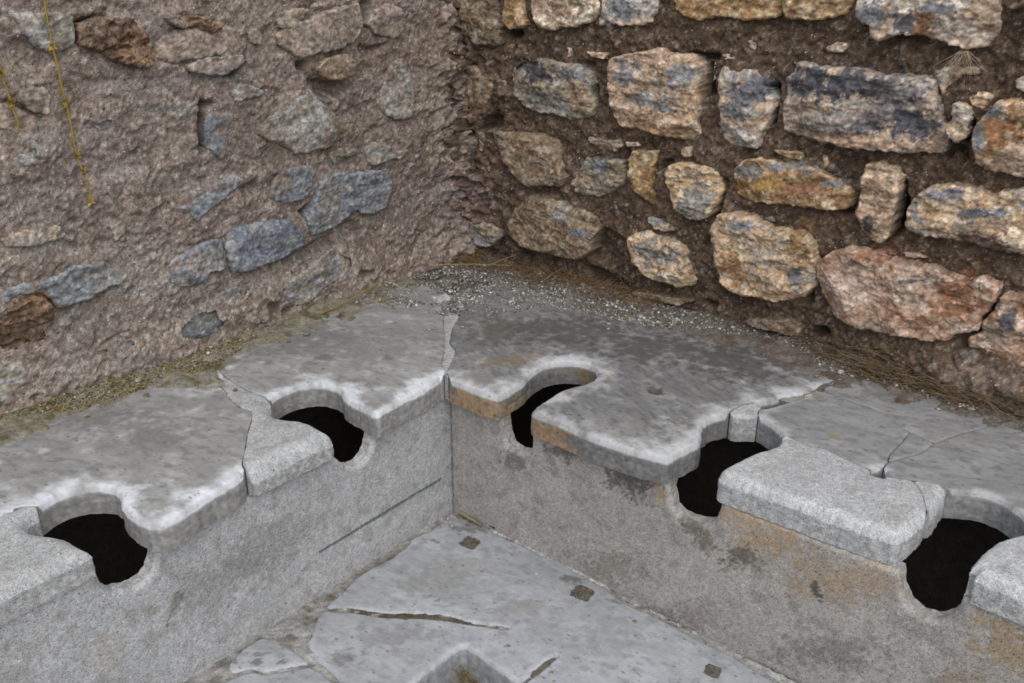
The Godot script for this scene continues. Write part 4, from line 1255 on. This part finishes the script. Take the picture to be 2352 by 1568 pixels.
func place() -> void:
	var parents := {"wall_right": structure("wall_right"), "wall_left": structure("wall_left"), "floor": structure("floor"), "bench_bed": structure("trim_1")}
	tag(parents.wall_right, {"label": "rubble wall of tan and slate stones in brown earth mortar", "category": "wall"})
	tag(parents.wall_left, {"label": "rubble wall with blue-grey stones half buried in pinkish mortar", "category": "wall"})
	tag(parents.floor, {"label": "grey marble paving with mortar joints between the two benches", "category": "floor"})
	var cracked := Node3D.new()
	cracked.name = "seat_slab"
	tag(cracked, {"label": "beige marble seat slab cracked into four pieces, behind the large pale cement block", "category": "seat slab", "group": "ancient marble seat slabs"})
	parents.cracked_slab = cracked
	var faces := {
		"wall_right": Transform3D(Basis(), Vector3(0, 0, -0.88)),
		"wall_left": Transform3D(Basis(Vector3(0, 0, -1), Vector3(0, 1, 0), Vector3(1, 0, 0)), Vector3(-0.73, 0, 0)),
		"wall_right_face": Transform3D(Basis(), Vector3.ZERO),
		"wall_left_face": Transform3D(Basis(Vector3(0, 0, -1), Vector3(0, 1, 0), Vector3(1, 0, 0)), Vector3.ZERO),
		"top": Transform3D(Basis(Vector3(1, 0, 0), Vector3(0, 0, -1), Vector3(0, 1, 0)), Vector3(0, TOP, 0)),
		"ground": Transform3D(Basis(Vector3(1, 0, 0), Vector3(0, 0, -1), Vector3(0, 1, 0)), Vector3.ZERO),
	}
	var origin := Vector3(1.3, TOP - 0.083, -0.5)
	cracked.position = origin
	add_child(cracked)
	var names := {}
	for w in where:
		var s: Dictionary = specs[w[0]]
		var mesh := ArrayMesh.new()
		mesh.add_surface_from_arrays(Mesh.PRIMITIVE_TRIANGLES, built[w[0]])
		mesh.surface_set_material(0, mat[w[3]])
		var o := MeshInstance3D.new()
		o.mesh = mesh
		var parent: Node3D = parents[w[2]] if w[2] else self
		var key := "%s/%s" % [w[2], w[1]]
		if w[1] == "seat_slab":
			key = "seat"
			names[key] = names.get(key, 1)
		var n: int = names.get(key, 0)
		names[key] = n + 1
		o.name = w[1] if n == 0 else "%s_%03d" % [w[1], n]
		var f: Transform3D = faces[w[4]]
		o.transform = f.translated_local(s.get("org", Vector3.ZERO))
		if w[2] == "cracked_slab":
			o.position -= origin
		tag(o, w[5])
		parent.add_child(o)


func lone(called: String, meta: Dictionary, at := Vector3.ZERO, parent: Node = self) -> MeshInstance3D:
	var o := MeshInstance3D.new()
	o.name = numbered(called, parent)
	tag(o, meta)
	o.position = at
	parent.add_child(o)
	return o


class Net:
	var V := PackedVector3Array()
	var N := PackedVector3Array()
	var C := PackedColorArray()
	var I := PackedInt32Array()

	func tube(p: Array, r0: float, r1: float, c: Color, sides := 4) -> void:
		var first := V.size()
		for k in p.size():
			var t: Vector3 = (p[mini(k + 1, p.size() - 1)] - p[maxi(k - 1, 0)]).normalized()
			var a := t.cross(Vector3.UP if absf(t.y) < 0.9 else Vector3.RIGHT).normalized()
			var b := t.cross(a)
			var r := lerpf(r0, r1, float(k) / (p.size() - 1))
			for e in sides:
				var n := a * cos(TAU * e / sides) + b * sin(TAU * e / sides)
				V.append(p[k] + n * r)
				N.append(n)
				C.append(c)
		for k in p.size() - 1:
			for e in sides:
				var i := first + k * sides + e
				var j := first + k * sides + (e + 1) % sides
				I.append_array([i, j, i + sides, j, j + sides, i + sides])

	func leaf(at: Vector3, along: Vector3, across: Vector3, c: Color) -> void:
		# a curled dry leaf, two lobes bent up from the midrib
		var up := along.cross(across).normalized() * across.length() * 0.6
		var first := V.size()
		for q in [at, at + along, at + along * 0.45 + across + up, at + along * 0.45 - across + up, at + along * 0.8 + across * 0.5 + up * 0.9, at + along * 0.8 - across * 0.5 + up * 0.9]:
			V.append(q)
			N.append(up.normalized())
			C.append(c)
		for t in [[0, 2, 1], [2, 4, 1], [0, 1, 3], [3, 1, 5]]:
			I.append_array([first + t[0], first + t[1], first + t[2]])

	func mesh(m: Material) -> ArrayMesh:
		for k in range(0, I.size(), 3):
			if (V[I[k + 1]] - V[I[k]]).cross(V[I[k + 2]] - V[I[k]]).dot(N[I[k]] + N[I[k + 1]] + N[I[k + 2]]) > 0.0:
				var e := I[k + 1]
				I[k + 1] = I[k + 2]
				I[k + 2] = e
		var arr := []
		arr.resize(Mesh.ARRAY_MAX)
		arr[Mesh.ARRAY_VERTEX] = V
		arr[Mesh.ARRAY_NORMAL] = N
		arr[Mesh.ARRAY_COLOR] = C
		arr[Mesh.ARRAY_INDEX] = I
		var o := ArrayMesh.new()
		o.add_surface_from_arrays(Mesh.PRIMITIVE_TRIANGLES, arr)
		o.surface_set_material(0, m)
		return o


func chip(sd: int, rough: float, rings: int, m: Material, c: Color) -> ArrayMesh:
	# an angular pebble of about unit radius
	var n := Net.new()
	var sides := rings + 3
	for j in rings + 1:
		var th := PI * j / rings
		for i in sides:
			var ph := TAU * (i + 0.5 * (j % 2)) / sides
			var q := Vector3(sin(th) * cos(ph), cos(th), sin(th) * sin(ph))
			q *= 1.0 + rough * nf.get_noise_3d(q.x * 1.3 + sd, q.y * 1.3, q.z * 1.3)
			n.V.append(q * Vector3(1.0, 0.72, 0.85))
			n.N.append(q.normalized())
			var v := 1.0 + 0.35 * nf.get_noise_3d(q.x * 3.0, q.y * 3.0, q.z * 3.0 + sd)
			n.C.append(Color(c.r * v, c.g * v, c.b * v))
	for j in rings:
		for i in sides:
			var a := j * sides + i
			var b := j * sides + (i + 1) % sides
			n.I.append_array([a, b, a + sides, b, b + sides, a + sides])
	return n.mesh(m)


func ground_at(x: float, v: float) -> float:
	var c := PackedColorArray()
	var h := 0.0
	for s in soils:
		if x > s.lo.x and x < s.hi.x and v > s.lo.y and v < s.hi.y:
			h = maxf(h, vert(s, [], x, v, 1.0, 1.0, 0.0, c, -1))
	return TOP + h


func pick(rng: RandomNumberGenerator, poly: PackedVector2Array, lo: Vector2, hi: Vector2) -> Vector2:
	for k in 60:
		var q := Vector2(rng.randf_range(lo.x, hi.x), rng.randf_range(lo.y, hi.y))
		if Geometry2D.is_point_in_polygon(q, poly):
			return q
	return poly[0]


func strew(called: String, label: String, category: String, poly: PackedVector2Array, count: int, sizes: Vector2, mesh: Mesh, tones: Array, sd: int, wall_bias: float, flat := 1.0) -> void:
	var rng := RandomNumberGenerator.new()
	rng.seed = sd
	var lo := poly[0]
	var hi := poly[0]
	for q in poly:
		lo = lo.min(q)
		hi = hi.max(q)
	var mm := MultiMesh.new()
	mm.transform_format = MultiMesh.TRANSFORM_3D
	mm.use_colors = true
	mm.mesh = mesh
	mm.instance_count = count
	for k in count:
		var q := pick(rng, poly, lo, hi)
		for tries in 4:
			if nf.get_noise_2d(q.x * 7.0, q.y * 7.0 + sd) + wall_bias * clampf((q.y - 0.55) * 4.0, -0.2, 1.0) > rng.randf_range(-0.35, 0.25):
				break
			q = pick(rng, poly, lo, hi)
		var r := lerpf(sizes.x, sizes.y, rng.randf() ** 3.0)
		var b := Basis.from_euler(Vector3(rng.randf_range(-0.5, 0.5), rng.randf() * TAU, rng.randf_range(-0.5, 0.5))).scaled_local(Vector3(rng.randf_range(0.7, 1.3), rng.randf_range(0.6, 1.0) * flat, rng.randf_range(0.7, 1.2)) * r)
		mm.set_instance_transform(k, Transform3D(b, Vector3(q.x, ground_at(q.x, q.y) + r * 0.25 * flat, -q.y)))
		var c: Color = tones[rng.randi() % tones.size()]
		var v := rng.randf_range(0.75, 1.15)
		mm.set_instance_color(k, Color(c.r * v, c.g * v, c.b * v))
	var o := MultiMeshInstance3D.new()
	o.name = numbered(called, self)
	o.multimesh = mm
	tag(o, {"label": label, "category": category, "kind": "stuff"})
	add_child(o)


func sprig(rng: RandomNumberGenerator, at: Vector3, dir: Vector3, length: float, sag: float, bend: float, n := 7) -> Array:
	var p := []
	var d := dir.normalized()
	var q := at
	for k in n:
		p.append(q)
		d = (d + Vector3(rng.randf_range(-bend, bend), rng.randf_range(-bend, bend) - sag, rng.randf_range(-bend, bend))).normalized()
		q += d * length / (n - 1)
	return p


func litter() -> void:
	# the deep drain behind the risers; unseen end walls added to keep light out
	var dm := StandardMaterial3D.new()
	dm.albedo_color = rgb(128, 120, 110)      # rough undressed masonry and silt
	dm.albedo_texture = mat.mortar.albedo_texture
	dm.uv1_triplanar = true
	dm.uv1_world_triplanar = true
	dm.uv1_scale = Vector3.ONE / 0.48
	dm.roughness = 1.0
	for b in [["wall_drain_left", Vector3(-0.80, -0.70, 0.5), Vector3(0.1, 2.2, 3.2)], ["wall_drain_right", Vector3(0.7, -0.70, -0.93), Vector3(3.0, 2.2, 0.1)], ["floor_drain_left", Vector3(-0.40, -1.80, 0.5), Vector3(0.68, 0.1, 3.2)], ["floor_drain_right", Vector3(1.05, -1.80, -0.47), Vector3(2.2, 0.1, 0.8)], ["wall_footing_left", Vector3(-0.03, -0.92, 1.0), Vector3(0.045, 1.7, 2.0)], ["wall_footing_right", Vector3(1.06, -0.92, -0.03), Vector3(2.1, 1.7, 0.045)], ["wall_drain_light_stop_right", Vector3(2.14, -0.65, -0.45), Vector3(0.06, 2.1, 0.78)], ["wall_drain_light_stop_left", Vector3(-0.36, -0.65, 1.99), Vector3(0.70, 2.1, 0.06)]]:
		var bm := BoxMesh.new()
		bm.size = b[2]
		bm.material = dm
		var o := lone(b[0], {"kind": "structure"}, b[1])
		o.mesh = bm
	var rng := RandomNumberGenerator.new()
	rng.seed = 77
	var plant: Material = mat.plant
	var speck := chip(3, 0.7, 3, plant, Color.WHITE)
	var speck2 := chip(9, 0.9, 3, plant, Color.WHITE)
	var flake := Net.new()
	flake.leaf(Vector3(-0.5, 0, 0), Vector3(1, 0.15, 0), Vector3(0, 0, 0.42), Color.WHITE)
	var flake_mesh := flake.mesh(plant)
	var pale := [rgb(140, 138, 134), rgb(120, 117, 113), rgb(168, 166, 161), rgb(104, 100, 95), rgb(126, 116, 106), rgb(88, 85, 80)]
	strew("gravel", "pale crushed gravel strewn in the corner along the foot of the right wall", "gravel", pts(PLANS.gravel), 9500, Vector2(0.0013, 0.0075), speck, pale, 5, 0.8)
	strew("grit", "fine grey grit among the gravel in the corner of the bench", "grit", pts(PLANS.gravel), 9000, Vector2(0.0007, 0.0022), speck2, pale + [rgb(93, 86, 80), rgb(122, 92, 72)], 6, 0.5)
	strew("rubble", "stone crumbs under the dry grass heap by the right wall", "rubble", pts(PLANS.straw), 2600, Vector2(0.0012, 0.0065), speck, pale + [rgb(138, 111, 92)], 7, 0.3)
	strew("moss_crumbs", "dry olive moss crumbs along the foot of the left wall", "moss", pts(PLANS.moss), 3600, Vector2(0.0015, 0.0055), speck2, [rgb(102, 92, 60), rgb(86, 77, 52), rgb(116, 106, 74), rgb(118, 108, 66), rgb(124, 117, 106), rgb(142, 138, 128)], 8, 0.0, 0.7)
	strew("leaf_litter", "curled brown leaf flakes lying in the moss along the left wall", "leaves", pts(PLANS.moss), 900, Vector2(0.004, 0.012), flake_mesh, [rgb(104, 80, 46), rgb(90, 68, 40), rgb(120, 98, 60), rgb(82, 68, 44)], 9, 0.0)
	# heap of dry grass against the right wall, and the thinner one in the corner
	var heap := Net.new()
	var area := pts(PLANS.straw)
	for k in 3000:
		var x := rng.randf_range(0.60, 1.95)
		var v := lerpf(0.64, 0.85, sqrt(rng.randf())) - 0.07 * smoothstep(0.75, 1.5, x) - 0.02 * rng.randf()
		if not Geometry2D.is_point_in_polygon(Vector2(x, v), area):
			continue
		var a := rng.randfn(0.15, 0.45) + (PI if rng.randf() < 0.5 else 0.0)
		var tone: Color = [rgb(92, 78, 60), rgb(108, 91, 68), rgb(126, 108, 82), rgb(78, 65, 50), rgb(64, 53, 42)][rng.randi() % 5]
		var y := ground_at(x, v) + rng.randf() ** 2.0 * 0.044
		heap.tube(sprig(rng, Vector3(x, y, -v), Vector3(cos(a), rng.randf_range(-0.05, 0.25), sin(a)), rng.randf_range(0.04, 0.16), 0.06, 0.16), 0.0009, 0.0005, tone, 3)
	lone("straw_heap", {"label": "heap of dry brown grass stems against the foot of the right wall", "category": "dry grass", "kind": "stuff"}).mesh = heap.mesh(plant)
	var thin := Net.new()
	for k in 950:
		var x := -0.68 + 0.95 * rng.randf() ** 1.4
		var v := 0.86 - 0.10 * rng.randf() ** 1.6 - 0.05 * rng.randf() * smoothstep(0.0, -0.5, x)
		var a := rng.randf() * TAU
		var tone: Color = [rgb(109, 86, 56), rgb(90, 68, 48), rgb(74, 56, 41), rgb(125, 103, 68)][rng.randi() % 4]
		thin.tube(sprig(rng, Vector3(x, ground_at(x, v) + 0.004 + 0.02 * rng.randf(), -v), Vector3(cos(a), rng.randf_range(0.0, 0.7), sin(a) * 0.6), rng.randf_range(0.02, 0.09), 0.08, 0.22, 6), 0.0008, 0.0004, tone, 3)
	lone("dead_weeds", {"label": "tangled dead weeds in the corner at the foot of the walls", "category": "dry grass", "kind": "stuff"}).mesh = thin.mesh(plant)
	# long single stems
	for q in STRAWS:
		var n := Net.new()
		var p := []
		for k in range(0, q[1].size(), 3):
			p.append(Vector3(q[1][k], q[1][k + 1], q[1][k + 2]) * 0.001)
		var fine := []
		for k in p.size() - 1:
			for e in 4:
				fine.append(p[k].lerp(p[k + 1], e / 4.0) + Vector3(0, 0.002 * ns.get_noise_2d(k * 3.0 + e, q[2]), 0))
		fine.append(p[-1])
		var base: Vector3 = fine[0]
		for k in fine.size():
			fine[k] -= base
		n.tube(fine, q[2] * 0.001, q[2] * 0.0005, hue(q[3]), 5)
		lone("dry_stem", {"label": q[0], "category": "stem", "group": "single dry stems"}, base).mesh = n.mesh(plant)
	# dried creepers hanging on the left wall
	for q in CREEPERS:
		var n := Net.new()
		var p := []
		for k in range(0, q[1].size(), 2):
			p.append(Vector3(-0.73 + 0.022 + 0.004 * sin(k), q[1][k + 1] * 0.001, -q[1][k] * 0.001))
		var base: Vector3 = p[-1]
		for k in p.size():
			p[k] -= base
		n.tube(p, 0.0030, 0.0020, rgb(133, 112, 56), 5)
		var td := Net.new()
		for k in p.size() - 1:
			for e in 5:
				var at: Vector3 = p[k].lerp(p[k + 1], rng.randf())
				td.tube(sprig(rng, at, Vector3(0.3, rng.randf_range(-1, 0.6), rng.randf_range(-1, 1)), rng.randf_range(0.008, 0.022), 0.05, 0.3, 4), 0.0012, 0.0006, rgb(125, 106, 53), 3)
		var o := Node3D.new()
		o.name = numbered("dried_creeper", self)
		tag(o, {"label": q[0], "category": "creeper"})
		o.position = base
		add_child(o)
		lone("stem", {}, Vector3.ZERO, o).mesh = n.mesh(plant)
		lone("tendrils", {"kind": "stuff"}, Vector3.ZERO, o).mesh = td.mesh(plant)
		var lv := Net.new()
		for e in q[2]:
			for k in 7:
				var d := Vector3(rng.randf_range(0.1, 0.8), rng.randf_range(-1, 1), rng.randf_range(-1, 1)).normalized()
				lv.leaf(p[e], d * rng.randf_range(0.008, 0.020), d.cross(Vector3(rng.randf(), rng.randf(), rng.randf())).normalized() * 0.005, [rgb(128, 104, 52), rgb(108, 86, 46), rgb(138, 114, 62)][k % 3])
		var lo := MeshInstance3D.new()
		lo.name = "leaves"
		lo.mesh = lv.mesh(plant)
		o.add_child(lo)
	# tufts of rootlets hanging from the joints
	for q in TUFTS:
		var n := Net.new()
		for k in int(q[2]):
			var d := Vector3(rng.randf_range(-0.7, 0.7), rng.randf_range(-1.0, -0.3), rng.randf_range(-0.5, 0.5)) if q[4] == 0 else Vector3(rng.randf_range(-1, 1), rng.randf_range(-1, 1), rng.randf_range(-1, 1))
			var at := Vector3(rng.randf_range(-1, 1), rng.randf_range(-0.3, 0.3), rng.randf_range(-1, 1)) * 0.012
			if q[4] == 2:
				d.y = absf(d.y) + 0.5
			if q[4] == 1:
				d.x = absf(d.x) * 0.4
			n.tube(sprig(rng, at, d, rng.randf_range(0.4, 1.0) * q[3], 0.05 if q[4] == 0 else 0.12, 0.22 if q[4] == 0 else 0.5, 8), 0.0006, 0.0003, [hue(q[5]), hue(q[6])][k % 2], 3)
		lone("root_tuft", {"label": q[0], "category": "roots"}, Vector3(q[1][0], q[1][1], q[1][2])).mesh = n.mesh(plant)
	# loose pebbles and crumbs one can pick up
	var count := 0
	for q in PEBBLES:
		var m := chip(20 + count, 0.75, 7, mat.stone, hue(q[4]))
		var y: float = 0.0 if q[5] == 1 else ground_at(q[0], -q[1])
		var o := lone("pebble", {"label": q[6], "category": "pebble", "group": "loose pebbles"}, Vector3(q[0], y + q[2] * 0.45 * q[3], q[1]))
		o.mesh = m
		o.rotation.y = rng.randf() * TAU
		o.scale = Vector3(1.0, q[3], 0.85) * q[2]
		count += 1
	# dirt in the dowel sockets of the paving, and the metal-stained dowel hole of the corner slab
	for q in SOCKETS:
		var n := Net.new()
		n.V.append(Vector3(0, 0.003, 0))
		n.N.append(Vector3.UP)
		n.C.append(rgb(111, 106, 95))
		var sides := 40
		for r in 9:
			for k in sides:
				var a := TAU * k / sides
				var sq: float = q[2] / pow(pow(absf(cos(a)), 6.0) + pow(absf(sin(a)), 6.0), 1.0 / 6.0) * (1.0 + 0.16 * nf.get_noise_2d(cos(a) * 2.0 + q[0] * 9.0, sin(a) * 2.0))
				var t := (r + 1) / 9.0
				n.V.append(Vector3(cos(a) * sq * t, 0.003 * (1.0 - t * t * t) + 0.0012 * nf.get_noise_2d(cos(a) * t * 6.0, sin(a) * t * 6.0 + q[1]), sin(a) * sq * t))
				n.N.append(Vector3.UP)
				var v := 1.0 + 0.4 * nf.get_noise_2d(cos(a) * t * 9.0 + 4.0, sin(a) * t * 9.0)
				n.C.append(Color(0.40 * v, 0.38 * v, 0.345 * v))
		for k in sides:
			var k2 := (k + 1) % sides
			n.I.append_array([0, 1 + k, 1 + k2])
			for r in 8:
				var a := 1 + r * sides + k
				var b := 1 + r * sides + k2
				n.I.append_array([a, a + sides, b, b, a + sides, b + sides])
		var o := lone("dirt_plug", {"label": q[3], "category": "dirt", "group": "dirt-filled sockets in the paving"}, Vector3(q[0], 0.0015, q[1]))
		o.mesh = n.mesh(mat.mortar)
		o.rotation.y = q[4]
	# crumbs of stone and brick standing out of the mortar
	for w in where:
		var ms: Dictionary = specs[w[0]]
		if ms.kind != "mortar" or ms.cell > 0.006:
			continue
		var many := 3200 if w[2] == "wall_left" else 2600
		var gm := MultiMesh.new()
		gm.transform_format = MultiMesh.TRANSFORM_3D
		gm.use_colors = true
		gm.mesh = speck
		gm.instance_count = many
		var none := PackedColorArray()
		for k in many:
			var q := Vector2.ZERO
			for tries in 20:
				q = Vector2(rng.randf_range(ms.lo.x + 0.02, ms.hi.x - 0.02), rng.randf_range(0.52, 1.62))
				var free := true
				for e in ms.covers:
					if Geometry2D.is_point_in_polygon(q, e[1]):
						free = false
						break
				for e in ms.hollows:
					if free and Geometry2D.is_point_in_polygon(q, e[1]):
						free = false
				if free:
					break
			var r := 0.0008 + 0.0042 * rng.randf() ** 3.5
			var b := Basis.from_euler(Vector3(rng.randf() * TAU, rng.randf() * TAU, 0.0)).scaled(Vector3(r, r, r * 0.8))
			gm.set_instance_transform(k, Transform3D(b, Vector3(q.x, q.y, vert(ms, [], q.x, q.y, 1.0, 1.0, 0.0, none, -1) + r * 0.1)))
			var c: Color = [rgb(132, 122, 112), rgb(96, 82, 72), rgb(118, 84, 70), rgb(150, 144, 138), rgb(74, 64, 58), rgb(110, 104, 100), rgb(172, 166, 158)][rng.randi() % 7]
			gm.set_instance_color(k, c)
		var go := MultiMeshInstance3D.new()
		go.name = "mortar_grit"
		go.multimesh = gm
		go.set_meta("kind", "stuff")
		go.transform = get_node(w[2] + "/mortar").transform
		get_node(w[2]).add_child(go)
	# green growth in the scored line of the left riser
	var rise: Node3D = get_node("bench_riser")
	var mm := MultiMesh.new()
	mm.transform_format = MultiMesh.TRANSFORM_3D
	mm.use_colors = true
	mm.mesh = speck2
	mm.instance_count = 2600
	for k in 2600:
		var t := rng.randf()
		var u := lerpf(-0.54, -0.045, t)
		var w := rng.randfn(0.0, 0.0012 + 0.0042 * t * (1.15 - t))
		var r := rng.randf_range(0.0005, 0.0016)
		mm.set_instance_transform(k, Transform3D(Basis.from_euler(Vector3(rng.randf() * 3.0, rng.randf() * 3.0, 0)).scaled(Vector3(1, 1, 0.5) * r), Vector3(u, 0.140 + w + 0.003 * (t - 0.5), 0.0012 + 0.002 * nf.get_noise_3d(u * 5.0, 0.7, specs[0].seed))))
		mm.set_instance_color(k, [rgb(82, 96, 92), rgb(94, 104, 98), rgb(66, 80, 76), rgb(112, 118, 112)][k % 4])
	var line := MultiMeshInstance3D.new()
	line.name = "green_line"
	line.multimesh = mm
	tag(line, {"kind": "stuff", "label": "dark green growth in a scored line"})
	rise.add_child(line)
	# splinters of wood in the corner of the paving
	for q in WOOD:
		var n := Net.new()
		var a := Vector3(q[1][0], q[1][1], q[1][2])
		var b := Vector3(q[2][0], q[2][1], q[2][2])
		var p := []
		for k in 9:
			p.append((b - a) * k / 8.0 + Vector3(0, 0.0015 * ns.get_noise_1d(k * 1.7 + q[3] * 900.0), 0))
		n.tube(p, q[3], q[3] * 0.6, hue(q[4]), 6)
		lone("wood_splinter", {"label": q[0], "category": "wood", "group": "wood splinters"}, a).mesh = n.mesh(mat.stone)
